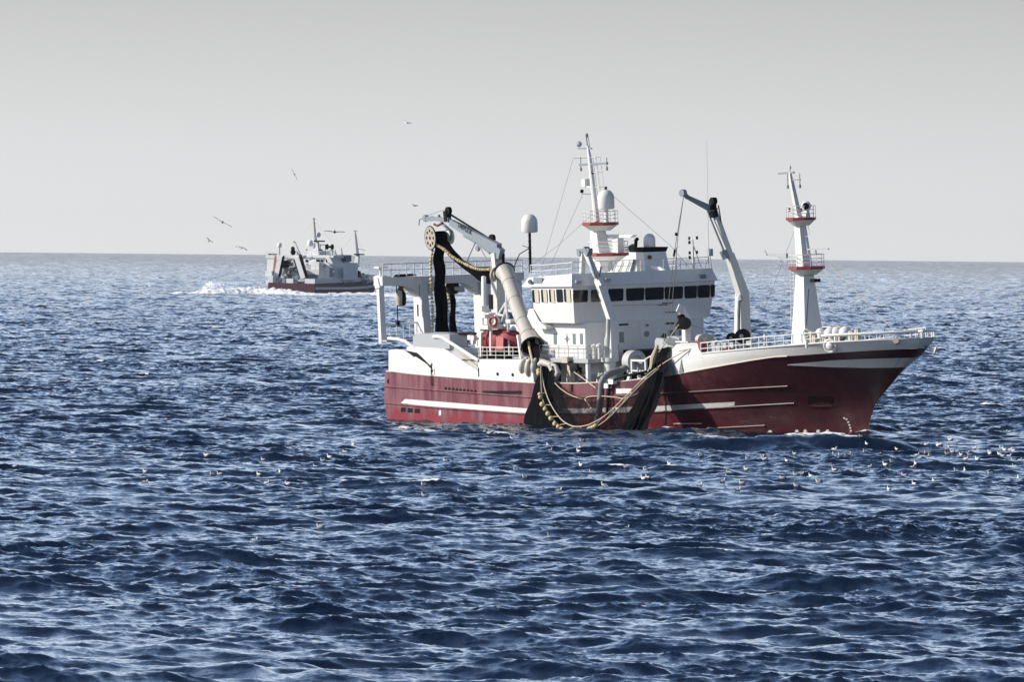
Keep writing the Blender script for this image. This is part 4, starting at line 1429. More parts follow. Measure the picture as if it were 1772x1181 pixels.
# ---- boat, lifebuoy and racks on the shelter deck ----
c = at(868, 590, Y=-4.6)
m = MB()
rows = []
for k, X in enumerate(np.linspace(-2.5, 2.6, 13)):
    u = (k / 12)
    hw = 1.05 * (1 - abs(u * 2 - 1) ** 3.2 * .75)
    hh = .95 * (1 - abs(u * 2 - 1) ** 4 * .45)
    row = []
    for j in range(15):
        a = 2 * math.pi * j / 14
        sgn = lambda v: math.copysign(abs(v) ** .6, v)
        row.append((c.x + X, c.y + hw * sgn(math.cos(a)), c.z + hh * sgn(math.sin(a)) + .05 * math.sin(7 * a + k)))
    rows.append(row)
m.loft(rows)
m.add(rows[0][:-1], [tuple(range(14))])
m.add(rows[-1][:-1], [tuple(range(14))])
wb = thing('work_boat', 'dark red work boat under a red cover, stowed aft of the bridge', 'boat', F, (c.x, c.y, c.z - .95))
m.build('hull', BOATR, wb, (c.x, c.y, c.z - .95), 60)
m = MB()
for dx in (-1.4, 1.2):
    m.box((c.x + dx - .12, c.y - .9, 5.7), (c.x + dx + .12, c.y + .9, c.z - .6))
m.build('boat_cradle', DARK, ship)
m = MB().prism([at(x, y, Y=-5.72) for x, y in [(857, 582), (871, 584), (870, 606), (859, 606)]], (0, .1, 0))
m.build('cover_flap', plain("faded_red_cover", (.50, .16, .15), .7), wb, (c.x, c.y, c.z - .95))
rk = MB()
for x, y0, y1, Y in ((832.6, 538, 618, -6.0), (849.5, 566, 616, -6.0)):
    rk.beam(at(x, y1, Y=Y), at(x, y0, Y=Y), .18, .18)
a, e = at(831, 565, Y=-6), at(851, 565, Y=-6)
rk.box((a.x, -6.4, a.z - .22), (e.x, -4.8, a.z + .12))
rk.box((a.x + 1.5, -4.9, a.z - .1), (a.x + 5.0, -4.5, a.z + .15))
rk.cyl(at(837, 577, Y=-6), at(837, 480, Y=-4), .2)
rk.build('gear_rack', WHITE, ship)
m = MB()
for x, y, s, h in ((836, 552, .8, 1.0), (842, 545, .5, .5), (838, 536, .35, .6), (846, 556, .45, .5), (885, 556, .7, .3), (847, 543, .9, .12)):
    c = at(x, y, Y=-5.8)
    MB().box(c - V((s, .7, h)) * .5, c + V((s, .7, h)) * .5).build('winch_unit', WHITE, ship)
m = MB().tube([at(848, 544, Y=-5.6), at(858, 549, Y=-5.6), at(862, 556, Y=-5.6), at(855, 566, Y=-5.6)], .22, 8)
m.build('curved_duct', WHITE, ship)
m = MB()
for L in (((858, 552), (875, 524)), ((868, 558), (876, 530)), ((876, 560), (875, 524)), ((862, 545), (880, 548)), ((875, 538), (888, 539))):
    m.tube([at(x, y, Y=-4.2) for x, y in L], .1, 6)
m.build('lattice_frame', WHITE, ship)
m = MB().box(at(880, 548, Y=-2.5) - V((1.1, .6, .6)), at(880, 548, Y=-2.5) + V((1.3, .6, .55)))
single(m, 'crate', BLUE, F, at(880, 560, Y=-2.5), 'dark blue crate behind the white lattice frame aft of the bridge', 'crate')
c = at(853.5, 556.5, Y=-6.3)
m = MB().torus(c, (.35, -.93, 0), .36, .11, 20, 8)
single(m, 'lifebuoy', REDP, F, c - V((0, 0, .45)), 'red lifebuoy ring hanging among white gear above the red work boat', 'lifebuoy', angle=60)
m = MB().box(at(856, 516, Y=-3.2) - V((.35, .4, .9)), at(856, 516, Y=-3.2) + V((.1, .3, .3)))
m.build('valve_box', DARK, ncr)
m = MB()
for x, y, s in ((935, 612, .35), (945, 612, .3), (958, 616, .5), (969, 617, .4), (952, 614, .3), (939, 590, .5)):
    c = at(x, y, Y=-5.5)
    m.box(c - V((s, .4, s)) * .5, c + V((s, .4, s)) * .5)
m.lathe([(.2, -.2), (.4, -.15), (.42, .15), (.2, .2)], at(960, 613, Y=-5.8), (.5, -.8, 0), 14)
m.build('deck_fitting', GREYW, ship)
m = MB()
for x, y in ((934, 580), (936, 590), (934, 572)):
    c = at(x, y, Y=-4.4)
    m.ball(c, .25)
m.build('floodlight', DARK, ship)
# hanging block under the gantry, towing block at the passage
hb = thing('hanging_block', 'weathered cream and black block hanging under the left end of the stern gantry', 'block', F, at(695, 532, X=.5))
ho = at(695, 532, X=.5)
m = MB().lathe([(.1, 0), (.3, .12), (.36, .6), (.34, 1.1), (.2, 1.4)], at(692, 531, X=.5), (0, 0, 1), 12)
m.build('shell', CREAM, hb, ho, 50)
m = MB().lathe([(.1, 0), (.28, .12), (.32, .6), (.28, 1.1), (.1, 1.35)], at(697, 530, X=.6), (0, 0, 1), 12)
m.build('sheave', DARK, hb, ho, 50)
m = MB().tube([at(693, 504, X=.5), at(694, 497, X=.5), at(695, 492, X=.5)], [.28, .22, .3], 8)
m.build('shackle', RUST, hb, ho)
m = MB().tube([at(686, 493, X=.5), at(687.5, 530, X=.5), at(688.5, 559, X=.45)], .045, 6)
m.ball(at(688.5, 560, X=.45), .22)
m.ball(at(728, 558.5, X=.3), .2)
m.build('hanging_line', DARK, gantry)
tb = at(994, 637, Y=-6.6)
m = MB().lathe([(.15, -.2), (.42, -.16), (.42, .16), (.15, .2)], tb, (.3, -.95, .1), 16)
m.tube([at(979, 622, Y=-6.4), at(986, 629, Y=-6.5), tb], [.2, .22, .2], 8)
m.build('snatch_block', DARK, boatd)
m = MB().box(at(981, 623, Y=-6.5) - V((.4, .3, .25)), at(981, 623, Y=-6.5) + V((.5, .3, .25)))
m.build('block_bracket', CREAM, boatd)
m = MB().tube([at(989, 641, Y=-6.7), at(1010, 656, Y=-6.9), at(1031, 672, Y=-7.4)], .045, 6)
single(m, 'tow_rope', ROPE, F, at(1031, 672, Y=-7.4), 'pale rope running from the black snatch block down to the grey hose', 'rope')

# small loose gear about the decks
rg = random.Random(77)
for (x0, x1, y0, y1, Y, n) in ((1216, 1300, 592, 604, -4.6, 10), (1070, 1140, 640, 655, -5.6, 8), (930, 1040, 606, 617, -5.4, 8), (790, 826, 588, 598, -5.2, 6), (1405, 1480, 582, 590, -3.4, 7), (985, 1040, 648, 658, -5.5, 6)):
    for _ in range(n):
        c = at(rg.uniform(x0, x1), rg.uniform(y0, y1), Y=Y + rg.uniform(-.3, .3))
        s, h = rg.uniform(.15, .42), rg.uniform(.2, .6)
        m = MB()
        if rg.random() < .4:
            m.cyl(c - V((0, 0, h / 2)), c + V((0, 0, h / 2)), s * .5, n=9)
        elif rg.random() < .6:
            m.beam(c - V((s, 0, h * .3)), c + V((s, .1, h * .3)), .1, .1)
        else:
            m.box(c - V((s, s * .7, h)) * .5, c + V((s, s * .7, h)) * .5)
        m.build('deck_gear', rg.choice((WHITE, GREYW, STEEL, CREAM, DARK, ROPE)), ship)
for a, e in ((at(1380, 385, Y=0), at(1300, 588, Y=4)), (at(1026, 370, Y=0), at(905, 470, Y=-6))):
    wire([a, a.lerp(e, .5) - V((0, 0, .25)), e], .012)
# ------------------------------------------------------------------ the nets
def spline(pts, n):
    """n points spread along a smooth curve through pts"""
    P = [V(p) for p in pts]
    P = [P[0] * 2 - P[1]] + P + [P[-1] * 2 - P[-2]]
    out = []
    m = len(P) - 3
    for i in range(n):
        t = i / (n - 1) * m
        k = min(m - 1, int(t))
        f = t - k
        a, b, c, d = P[k:k + 4]
        out.append(.5 * ((2 * b) + (c - a) * f + (2 * a - 5 * b + 4 * c - d) * f * f + (3 * b - a - 3 * c + d) * f ** 3))
    return out
def sheet(edgeA, edgeB, n=30, k=12, fold=.08, seed=1, waves=4):
    """netting stretched between two edges, with folds along it"""
    A, B = spline(edgeA, n), spline(edgeB, n)
    rng = random.Random(seed)
    ph = [rng.uniform(0, 6) for _ in range(3)]
    rows = []
    for i in range(n):
        row = []
        for j in range(k + 1):
            t = j / k
            p = A[i].lerp(B[i], t)
            d = math.sin(t * math.pi) * fold * (math.sin(t * waves * 6.28 + ph[0] + i * .05) + .5 * math.sin(t * waves * 14 + ph[1] - i * .04))
            e = abs(t - .5) * 2
            p = p + V((e ** 6 * .12 * math.sin(i * .75 + ph[2] + j), 0, 0))
            row.append(p + V((d * .5, -d, 0)))
        rows.append(row)
    return MB().loft(rows)
def floats(pts, spacing, r, parent, org, sz=.8):
    """cork floats threaded on a line: the first is built, the others are copies"""
    P = spline(pts, 200)
    acc, first, last = 0, None, P[0]
    for i in range(1, len(P)):
        acc += (P[i] - last).length
        if acc >= spacing or i == 1:
            acc = 0
            if first is None:
                first = MB().ball((0, 0, 0), r, 8, sz).build('float', YEL, parent, angle=80)
                o = first
            else:
                o = first.copy()
                C.objects.link(o)
                o.parent = parent
            d = (P[i] - last).normalized() if (P[i] - last).length > 1e-5 else V((0, 0, 1))
            o.location = P[i] - V(org)
            o.rotation_euler = d.to_track_quat('Z', 'Y').to_euler()
            k = random.uniform(.85, 1.15)
            o.scale = (k, k, k * random.uniform(.9, 1.1))
        last = P[i]
# the wide net over the power block
no = at(772, 578, Y=-2.6)
n1 = thing('fishing_net', 'wide black net with cream floats hanging from the power block down to the stern deck', 'fishing net', F, no)
eA = [at(755, 412, Y=-3.6), at(750.5, 440, Y=-3.3), at(752, 500, Y=-3.0), at(754, 579, Y=-2.9)]
eB = [at(772, 413, Y=-2.5), at(769, 445, Y=-2.4), at(772, 500, Y=-2.1), at(778, 579, Y=-2.0)]
sheet(eA, eB, 30, 14, .10, 3).build('netting', NET, n1, no, 80)
floats([at(748.5, 434, Y=-3.6), at(745.5, 455, Y=-3.5), at(746.5, 500, Y=-3.3), at(748.5, 540, Y=-3.2), at(748, 576, Y=-3.2)], .30, .145, n1, no, 1.0)
L_ = (bc1 - bc0).length
MB().lathe([(.3, .1), (.5, .14), (.54, .7), (.53, L_ - .3), (.3, L_ - .2)], bc0, ax, 20).build('netting', NET, n1, no, 80)
# over the top of the block and down to the tube
top = [at(752.5, 416, Y=-3.7), at(768, 428, Y=-3.6), at(783, 444.5, Y=-3.5), at(805, 457, Y=-3.5), at(827, 466, Y=-3.5), at(850, 467, Y=-3.5)]
bot = [at(757, 410, Y=-3.0), at(776, 418, Y=-2.6), at(792, 440, Y=-2.8), at(806, 452, Y=-2.9), at(822, 461, Y=-3.0), at(848, 462, Y=-3.2)]
low = [at(755, 422, Y=-3.6), at(770, 434, Y=-3.3), at(783, 450, Y=-3.2), at(805, 467, Y=-3.1), at(826, 484, Y=-3.0), at(851, 494, Y=-2.9)]
sheet(bot, top, 30, 8, .04, 5).build('netting', NET, n1, no, 80)
sheet(top, low, 30, 8, .05, 6).build('netting', NET, n1, no, 80)
floats([at(754, 423, Y=-3.75), at(770, 433, Y=-3.7), at(783, 444.5, Y=-3.6), at(805, 457, Y=-3.6), at(827, 466, Y=-3.6), at(848, 466.6, Y=-3.6)], .30, .145, n1, no, 1.0)
# the narrow second net
no2 = at(785, 578, Y=.3)
n2 = thing('fishing_net', 'narrow black net hanging from the small roller behind the wide net', 'fishing net', F, no2)
sheet([at(779, 500, Y=.0), at(778.5, 520, Y=.0), at(777, 580, Y=.1)], [at(787, 500, Y=.6), at(788, 525, Y=.6), at(791, 580, Y=.7)], 16, 8, .06, 8).build('netting', NET, n2, no2, 80)
floats([at(776, 511, Y=-.1), at(775.5, 540, Y=-.1), at(774.5, 559, Y=-.1)], .32, .145, n2, no2, 1.0)
MB().tube([at(777, 540, Y=-.1), at(777.5, 578, Y=-.1)], .04, 6).build('rope', plain("blue_rope", (.03, .10, .35)), n2, no2)
# a tongue of net and float line coming out of the tube to the rail
nt_ = at(928, 632, Y=-7.3)
n4_ = thing('fishing_net', 'strip of dark net and float line spilling from the mouth of the beige tube', 'fishing net', F, nt_)
sheet([at(912, 598, Y=-6.9), at(914, 612, Y=-7.2), at(917, 632, Y=-7.3)], [at(934, 600, Y=-6.8), at(933, 614, Y=-7.1), at(936, 634, Y=-7.25)], 12, 8, .08, 31, 3).build('netting', NET, n4_, nt_, 80)
MB().tube(spline([at(914, 592, Y=-7.0), at(917, 606, Y=-7.25), at(922, 628, Y=-7.6)], 14), .11, 7).build('float_line', YEL, n4_, nt_, 80)
# the net over the side, its bunt hanging into the water
no3 = at(1000, 757, Y=-9.5)
n3 = thing('fishing_net', 'black net slung over the red side, its belly in the water below the bow ropes', 'fishing net', F, no3)
sl = [(934, 633, -7.3), (928, 660, -7.7), (915, 700, -8.4), (905, 735, -9.0), (899, 764, -9.6)]
sm = [(957, 633, -7.2), (958, 660, -7.5), (961, 700, -8.0), (972, 735, -8.6), (985, 764, -9.2)]
sheet([at(x, y, Y=Y) for x, y, Y in sl], [at(x, y, Y=Y) for x, y, Y in sm], 26, 16, .16, 11, 5).build('netting', NET, n3, no3, 80)
fl_ = [(936, 636, -7.6), (937, 672, -8.2), (939, 690, -8.6), (948, 714, -9.0), (962, 732, -9.4), (975, 744, -9.8), (990, 750, -10), (1005, 751.5, -10), (1025, 743, -9.9), (1050, 727, -9.6), (1080, 697, -9.2), (1110, 665, -8.5), (1140, 638, -7.9)]
FL = [at(x, y, Y=Y) for x, y, Y in fl_]
hl = [(936, 634, -7.5), (942, 670, -8.0), (953, 700, -8.5), (970, 725, -9.0), (988, 737, -9.4), (1005, 738.5, -9.5), (1025, 733, -9.4), (1052, 716, -9.1), (1085, 684, -8.6), (1118, 652, -8.0), (1150, 628, -7.5), (1190, 605, -7.15)]
HL = [at(x, y, Y=Y) for x, y, Y in hl]
sk = [(955, 640, -7.2), (962, 690, -8.0), (980, 728, -8.4), (1000, 742, -8.6), (1030, 745, -8.6), (1060, 742, -8.6), (1085, 735, -8.5)]
# sheets between the float line and the water
sheet(FL[1:], [p + V((.0, -.2, -1.7 if i > 3 else -2.6)) if i < 8 else at(fl_[i + 1][0] - 8 - (i - 7) * 6, 768, Y=-9.6) for i, p in enumerate(FL[1:])], 60, 10, .12, 13, 3).build('netting', NETT, n3, no3, 80)
sheet([at(958, 664, Y=-7.4), at(985, 680, Y=-7.5), at(1010, 688, Y=-7.6), at(1040, 684, Y=-7.6)], [at(962, 742, Y=-8.8), at(985, 752, Y=-9.2), at(1010, 760, Y=-9.4), at(1035, 758, Y=-9.2)], 30, 14, .18, 17, 4).build('netting', netm("spread_netting", .58, (.008, .008, .009)), n3, no3, 80)
# right-hand gathered curtain
r0 = [(1128, 632, -7.4), (1112, 668, -8.0), (1096, 700, -8.6), (1080, 730, -9.1), (1062, 766, -9.6)]
r1 = [(1155, 622, -7.4), (1150, 655, -7.9), (1141, 690, -8.5), (1128, 722, -9.0), (1112, 764, -9.5)]
sheet([at(x, y, Y=Y) for x, y, Y in r0], [at(x, y, Y=Y) for x, y, Y in r1], 30, 16, .18, 19, 5).build('netting', NET, n3, no3, 80)
sheet([at(1140, 605, Y=-7.1), at(1132, 625, Y=-7.3), at(1126, 642, Y=-7.6)], [at(1158, 600, Y=-7.1), at(1156, 622, Y=-7.4), at(1150, 645, Y=-7.9)], 14, 8, .14, 23, 4).build('netting', NET, n3, no3, 80)
rp_ = MB()
rp_.tube(spline(HL, 90), .05, 7)
rp_.build('head_rope', ROPE, n3, no3, 80)
rp_ = MB()
rp_.tube(spline(FL, 90), .065, 7)
rp_.build('float_line', paint("wet_line", (.30, .26, .19), .7, (.1, .09, .07), .7, 4), n3, no3, 80)
P_, Q_ = spline(FL, 40), spline(HL[:-1], 40)
rp_ = MB()
for k in range(5, 34, 3):
    rp_.tube([P_[k], Q_[k]], .035, 5)
rp_.build('bridle', ROPE, n3, no3)
floats([at(932, 642, Y=-7.7), at(933, 650, Y=-7.8)], .25, .2, n3, no3, 1.0)
for L in (((934, 683, -8.7), (935, 690, -8.8)), ((976, 748, -10.1), (986, 752, -10.2)), ((988, 752, -10.2), (994, 754, -10.2)), ((1001, 752, -10.2), (1008, 753, -10.2)), ((1018, 745, -10.1), (1034, 735, -9.9)), ((938, 700, -8.9), (958, 732, -9.6)), ((960, 734, -9.6), (978, 748, -10.1))):
    floats([at(x, y, Y=Y) for x, y, Y in L], .30 if L[0][0] not in (938, 960) else .8, .2, n3, no3, 1.0)
rp_ = MB()
il = [at(x, y, Y=-7.6) for x, y in ((960, 663), (970, 673), (985, 683), (1000, 689), (1010, 691), (1020, 687), (1040, 686), (1065, 688), (1080, 690), (1100, 683), (1115, 672))]
rp_.tube(spline(il, 50), .045, 6)
rp_.tube([at(1012, 691, Y=-7.7), at(1018, 700, Y=-7.8), at(1024, 708, Y=-8.0)], .06, 6)
rp_.build('inner_rope', ROPE, n3, no3, 80)
rp_ = MB()
for a, e in (((1150, 640), (1158, 604)), ((1130, 655), (1141, 606)), ((1122, 640), (1135, 614)), ((1140, 610), (1175, 562)), ((1175, 608), (1196, 604))):
    rp_.tube([at(*a, Y=-7.6), at(*e, Y=-7.0)], .045, 6)
rp_.tube([at(1128, 640, Y=-7.4), at(1131, 620, Y=-7.3), at(1138, 598, Y=-7.2)], [.2, .3, .12], 8)
rp_.build('gathering_rope', ROPE, n3, no3)
# foam pouring out of the hose and water running from the net
# ------------------------------------------------------------------ the far vessel
gp = ground(504, 508.5)
F2 = Frame(gp.x, gp.y, -68, 0.5)
a2 = F2.at
far = thing('fishing_vessel', 'distant fishing vessel steaming away, its stern to the viewer, trailing a white wake', 'fishing vessel', F2)
FRED = plain("far_hull_red", (.085, .028, .045), .5)
FWHITE = plain("far_white_paint", (.86, .86, .85), .5)
def fhalf(X, z):
    L = 58 + .45 * max(z, 0)
    t = min(1, max(0, (L - X) / 26))
    k = min(1, max(0, z / 7))
    return 7.0 * max(0, 1 - (1 - t) ** (1.7 + .5 * k)) ** (1 / (1.05 + .45 * k))
def fgrid(lo, hi, rows, sd):
    return [[(u * (58 + .45 * max(0, lo(u * 58) + (hi(u * 58) - lo(u * 58)) * r / rows)), sd * fhalf(u * (58 + .45 * max(0, lo(u * 58) + (hi(u * 58) - lo(u * 58)) * r / rows)), lo(u * 58) + (hi(u * 58) - lo(u * 58)) * r / rows), lo(u * 58) + (hi(u * 58) - lo(u * 58)) * r / rows) for u in [i / 40 for i in range(41)]] for r in range(rows + 1)]
ftop = lambda X: 2.9 + .9 * (X / 60) + 1.6 * max(0, (X - 30) / 30) ** 2
m = MB()
for sd in (-1, 1):
    m.loft(fgrid(lambda X: -2, ftop, 8, sd))
g1, g2 = fgrid(lambda X: -2, ftop, 8, -1), fgrid(lambda X: -2, ftop, 8, 1)
m.loft([[r[0] for r in g1], [r[0] for r in g2]])
fh = m.build('hull', FRED, far, angle=60)
m = MB()
for sd in (-1, 1):
    m.loft([[(X, sd * (fhalf(X, z(X)) + .06), z(X)) for X in np.linspace(.5, 56, 40)] for z in (lambda X: 1.25 + 1.3 * (max(0, X - 20) / 38) ** 2, lambda X: 1.95 + 1.4 * (max(0, X - 20) / 38) ** 2)])
m.build('white_stripe', STRIPE, fh)
m = MB()
for sd in (-1, 1):
    m.loft([[(X, sd * fhalf(X, 4), ftop(X) + d) for X in np.linspace(0, 34, 12)] for d in (0, 1.25)])
m.loft([[(0.02, y, 2.9 + d) for y in np.linspace(-7, -4, 3)] for d in (0, 1.3)])
m.box((-.1, 5.6, 2.95), (1.5, 7.0, 5.0))
m.build('bulwark', FWHITE, far)
m = MB()
L = [[(X, -fhalf(X, 4) + .2, ftop(X) - .1), (X, fhalf(X, 4) - .2, ftop(X) - .1)] for X in np.linspace(.3, 60, 24)]
m.loft(L)
m.build('deck', DECK, far)
def fbox(name, x0, y0, x1, y1, X, dX, mat=FWHITE, parent=far):
    p, q = a2(x0, y1, X=X), a2(x1, y0, X=X)
    return MB().box((X, min(p.y, q.y), min(p.z, q.z)), (X + dX, max(p.y, q.y), max(p.z, q.z))).build(name, mat, parent)
def fbeam(name, p, q, w, mat=FWHITE, X=None, Y=None, parent=far, w1=None, X1=None):
    return MB().beam(a2(*p, X=X, Y=Y), a2(*q, X=X1 if X1 is not None else X, Y=Y), w, w, w1 or w, w1 or w).build(name, mat, parent)
# stern gallows
gl = fbox('stern_gallows', 459.5, 442.5, 527, 446.5, 3.0, 1.4, FWHITE)
fbeam('leg', (486, 444), (478.5, 481), 1.35, FWHITE, X=2.6, parent=gl)
fbeam('leg', (514.5, 445), (526, 482), 1.4, FWHITE, X=2.6, parent=gl)
fbeam('leg_shadow_side', (491, 443), (483.5, 480), .45, DARK, X=2.4, parent=gl)  # dark strips modelled as the shaded sides of the legs
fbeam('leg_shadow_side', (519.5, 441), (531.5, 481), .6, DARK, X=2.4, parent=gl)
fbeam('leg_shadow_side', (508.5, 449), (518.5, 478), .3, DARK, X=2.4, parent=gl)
fbeam('guide', (477, 443), (473.5, 472), .45, plain("faded_orange", (.50, .20, .13)), X=2.2, parent=gl)
fbox('net_drum', 464, 439.5, 477, 443, 3.2, 1.0, DARK, gl)
fbox('platform', 459, 469, 470, 478.5, 1.0, 5)
fbox('platform', 459.5, 485.5, 474, 492.5, .2, 3)
fbox('side_house', 462, 449, 474, 470, 6, 8)
m = MB().lathe([(.2, -1.5), (.9, -1.4), (1.0, 0), (.9, 1.4), (.2, 1.5)], a2(492, 457, X=5), (0, 1, 0), 14)
m.build('net_drum', DARK, far)
m = MB()
for x, y, s in ((495, 462, 1.2), (500, 452, .9), (504, 458, 1.0), (498, 470, 1.5), (507, 466, 1.1), (489, 472, 1.0), (513, 470, .8), (503, 448, .8)):
    c = a2(x, y, X=6)
    m.box(c - V((s, s, s)) * .5, c + V((s, s, s)) * .5)
m.build('deck_machinery', plain("worn_grey_paint", (.32, .30, .28)), far)
fbox('winch', 501, 463.5, 511, 465.5, 5.5, 1, DARK)
fbox('aft_house', 493, 467, 517, 483, 7, 6)
fbox('door', 498, 476, 505.5, 482, 6.8, .3, STEEL)
fbox('locker', 495.5, 482.5, 507, 490.5, .4, 1.2)
fbox('opening', 484, 482, 493, 490, .9, .2, STEEL)
fbox('opening', 509, 477, 515, 488, .9, .2, STEEL)
m = MB().lathe([(.3, 0), (.8, .3), (.8, 1.0), (.3, 1.4)], a2(503, 438, X=4), (.3, -.9, .3), 14)
m.lathe([(.3, 0), (.6, .2), (.6, .8), (.2, 1.0)], a2(504, 431.5, X=4), (.3, -.9, .3), 12)
m.build('power_block', DARK, far)
fbeam('crane_boom', (518, 442), (510.5, 422), .8, FWHITE, X=6, w1=.5)
fbeam('crane_jib', (512, 421), (508, 418), .3, STEEL, X=6)
m = MB().cyl(a2(484, 443, X=4), a2(484, 428, X=4), .15)
rp2 = m.build('radome_pole', STEEL, far)
radome('radome', a2(483.5, 428.5, X=4), .62, 1.35, rp2, FWHITE)
# houses and bridge
fbox('main_house', 527, 466, 552, 489, 13, 17)
fbox('main_house', 545, 455, 575, 492.5, 16, 18)
fbox('window_band', 533, 475, 549, 481, 12.8, .3, STEEL)
br = fbox('bridge', 526, 444.5, 574, 458, 17, 9)
for x0, x1 in ((528.5, 532.5), (547, 553), (555, 559), (563.5, 567), (568, 572)):
    fbox('window', x0, 449.5, x1, 454, 16.85, .3, GLASS, br)
fbox('bridge_roof', 524, 442, 577, 445.5, 16.6, 10, FWHITE)
fbox('bridge_wing', 583, 441.5, 598.5, 452.5, 24, 4, plain("shade_blue_grey", (.10, .15, .25)))  # shade on the wing is put into its blue colour
fbox('house_front', 570, 452, 596, 470, 25, 4)
fbox('side_recess', 570, 463, 577, 480, 15.9, .3, STEEL)
fbox('deck_box', 538, 453.5, 552, 466, 14, 3, FWHITE)
fbox('fore_house', 594, 462, 600, 485, 20, 8, FWHITE)
fm = fbeam('main_mast', (548, 444), (547.5, 417), 2.0, FWHITE, X=19, w1=1.0)
fbeam('topmast', (546.5, 418), (543, 377), .55, STEEL, X=19, w1=.25, parent=fm)
fbeam('crossarm', (541, 379), (547, 379), .15, STEEL, X=19, parent=fm)
fbeam('crossarm', (541.5, 386), (546, 386), .12, STEEL, X=19, parent=fm)
fbox('mast_platform', 543, 416.5, 557, 418.5, 18, 2.2, DARK, fm)
radome('radome', a2(536.5, 426.5, X=18.5), .85, 1.8, fm, FWHITE)
MB().lathe([(.05, -.15), (.7, -.1), (.75, .1), (.1, .2)], a2(551.3, 406.5, X=19), (.5, .85, 0), 16).build('dish', FWHITE, fm)
m = MB().beam(a2(552, 423.5, X=20), a2(567, 424, X=20), .2, .2)
m.beam(a2(555, 424, X=20), a2(555, 442, X=20), .15, .15)
m.beam(a2(563, 424, X=20), a2(563, 442, X=20), .15, .15)
m.build('radar_frame', STEEL, fm)
m = MB().lathe([(.1, -1.2), (.75, -1.0), (.8, -.6), (.3, -.5), (.3, .5), (.8, .6), (.75, 1.0), (.1, 1.2)], a2(570.5, 427.5, X=20), (0, 1, 0), 14)
m.build('searchlight', DARK, fm)
fbox('radar_scanner', 552, 432, 557.5, 434, 19, .4, DARK, fm)
fbeam('stack', (560, 444), (561, 434), 1.2, FWHITE, X=21)
fbeam('stack', (572, 446), (571, 433), 1.4, FWHITE, X=22)
fbeam('antenna', (581, 442), (580, 432), .5, STEEL, X=24, w1=.1)
fbeam('antenna', (592, 442), (590.5, 428), .35, STEEL, X=24, w1=.1)
fbox('lamp', 529.5, 431.5, 531.5, 433.5, 18, .3, DARK)
fbeam('crane_boom', (582, 444), (600, 469), .6, FWHITE, X=22, X1=26)
fbeam('transfer_tube', (568, 445), (577, 463), 1.1, FWHITE, X=17)
fbeam('brace', (577, 470), (597, 490), .25, FWHITE, Y=-7.1)
fm2 = fbeam('foremast', (616.5, 462), (619, 441), 1.3, FWHITE, X=48, w1=.9)
fbeam('topmast', (619, 441), (614.5, 399), .6, STEEL, X=48, w1=.3, parent=fm2)
fbeam('crossarm', (611, 399.5), (619, 399.5), .15, STEEL, X=48, parent=fm2)
fbox('mast_platform', 612.5, 439.5, 626, 441.5, 47, 2, DARK, fm2)
fbeam('light_boom', (620, 431), (632, 433), .15, STEEL, X=48, parent=fm2)
m = MB()
c0, c1, c2 = a2(601, 466, X=30), a2(612, 473, X=33), a2(624, 482, X=36)
m.tube([c0, c0.lerp(c1, .5), c1, c1.lerp(c2, .5), c2], [.5, 1.2, 1.3, 1.5, .5], 9)
m.tube([a2(600, 468, X=30), a2(600, 480, X=30)], [.9, .5], 8)
single(m, 'fishing_net', NET, F2, c2, 'dark net heap lying on the foredeck of the distant vessel', 'fishing net', angle=60)
m = MB()
for x, y, s in ((607, 487, 1.2), (613, 480, .9), (625, 486, 1.2), (631, 483, 1.0), (636, 478, .9), (639, 486, 1.0), (629, 476, .7), (604, 484, 1.2)):
    c = a2(x, y, X=36)
    m.box(c - V((s, s, s)) * .5, c + V((s, s, s)) * .5)
m.build('deck_gear', FWHITE, far)
m = MB()
rg = random.Random(21)
for x, y, X in [(rg.uniform(527, 580), rg.uniform(436, 444), 20) for _ in range(26)] + [(rg.uniform(478, 516), rg.uniform(474, 490), 5) for _ in range(22)] + [(rg.uniform(600, 640), rg.uniform(478, 489), 34) for _ in range(26)]:
    c = a2(x, y, X=X)
    s, h = rg.uniform(.2, .7), rg.uniform(.2, .9)
    m.box(c - V((s, s, h)) * .5, c + V((s, s, h)) * .5)
m.build('fittings', FWHITE, far)
m = MB()
for x, y, X in [(rg.uniform(478, 520), rg.uniform(450, 486), 4.8) for _ in range(18)] + [(rg.uniform(530, 575), rg.uniform(446, 470), 15.6) for _ in range(12)] + [(rg.uniform(600, 636), rg.uniform(474, 488), 33) for _ in range(12)]:
    c = a2(x, y, X=X)
    s, h = rg.uniform(.25, .6), rg.uniform(.3, .8)
    m.box(c - V((s, s, h)) * .5, c + V((s, s, h)) * .5)
m.build('deck_clutter', STEEL, far)
m = MB()
m.rail([a2(526, 442, X=17), a2(552, 441.5, X=17), a2(578, 441.5, X=19)], 1.1, (1.0, .5), step=2.2, r=.07)
m.rail([a2(460, 442, X=3), a2(482, 442, X=3)], 1.1, (1.0, .5), step=2.2, r=.07)
m.rail([a2(527, 466, X=13), a2(546, 466, X=13)], 1.0, (1.0, .5), step=2.0, r=.07)
for a, e in (((543, 380), (500, 440)), ((544, 384), (598, 444)), ((615, 401), (585, 444)), ((615, 402), (646, 482))):
    m.tube([a2(*a, X=19), a2(*e, X=19)], .035, 4)
m.build('railing', FWHITE, far)
m = MB()
m.rail([V((X, -fhalf(X, 5) + .1, ftop(X))) for X in np.linspace(34, 57, 9)], 1.0, (1.0, .5), step=2.5, r=.06)
m.rail([a2(600, 464, X=40), a2(646, 462, X=50)], .5, (1.0,), step=4, r=.06)
m.build('deck_railing', FWHITE, far)

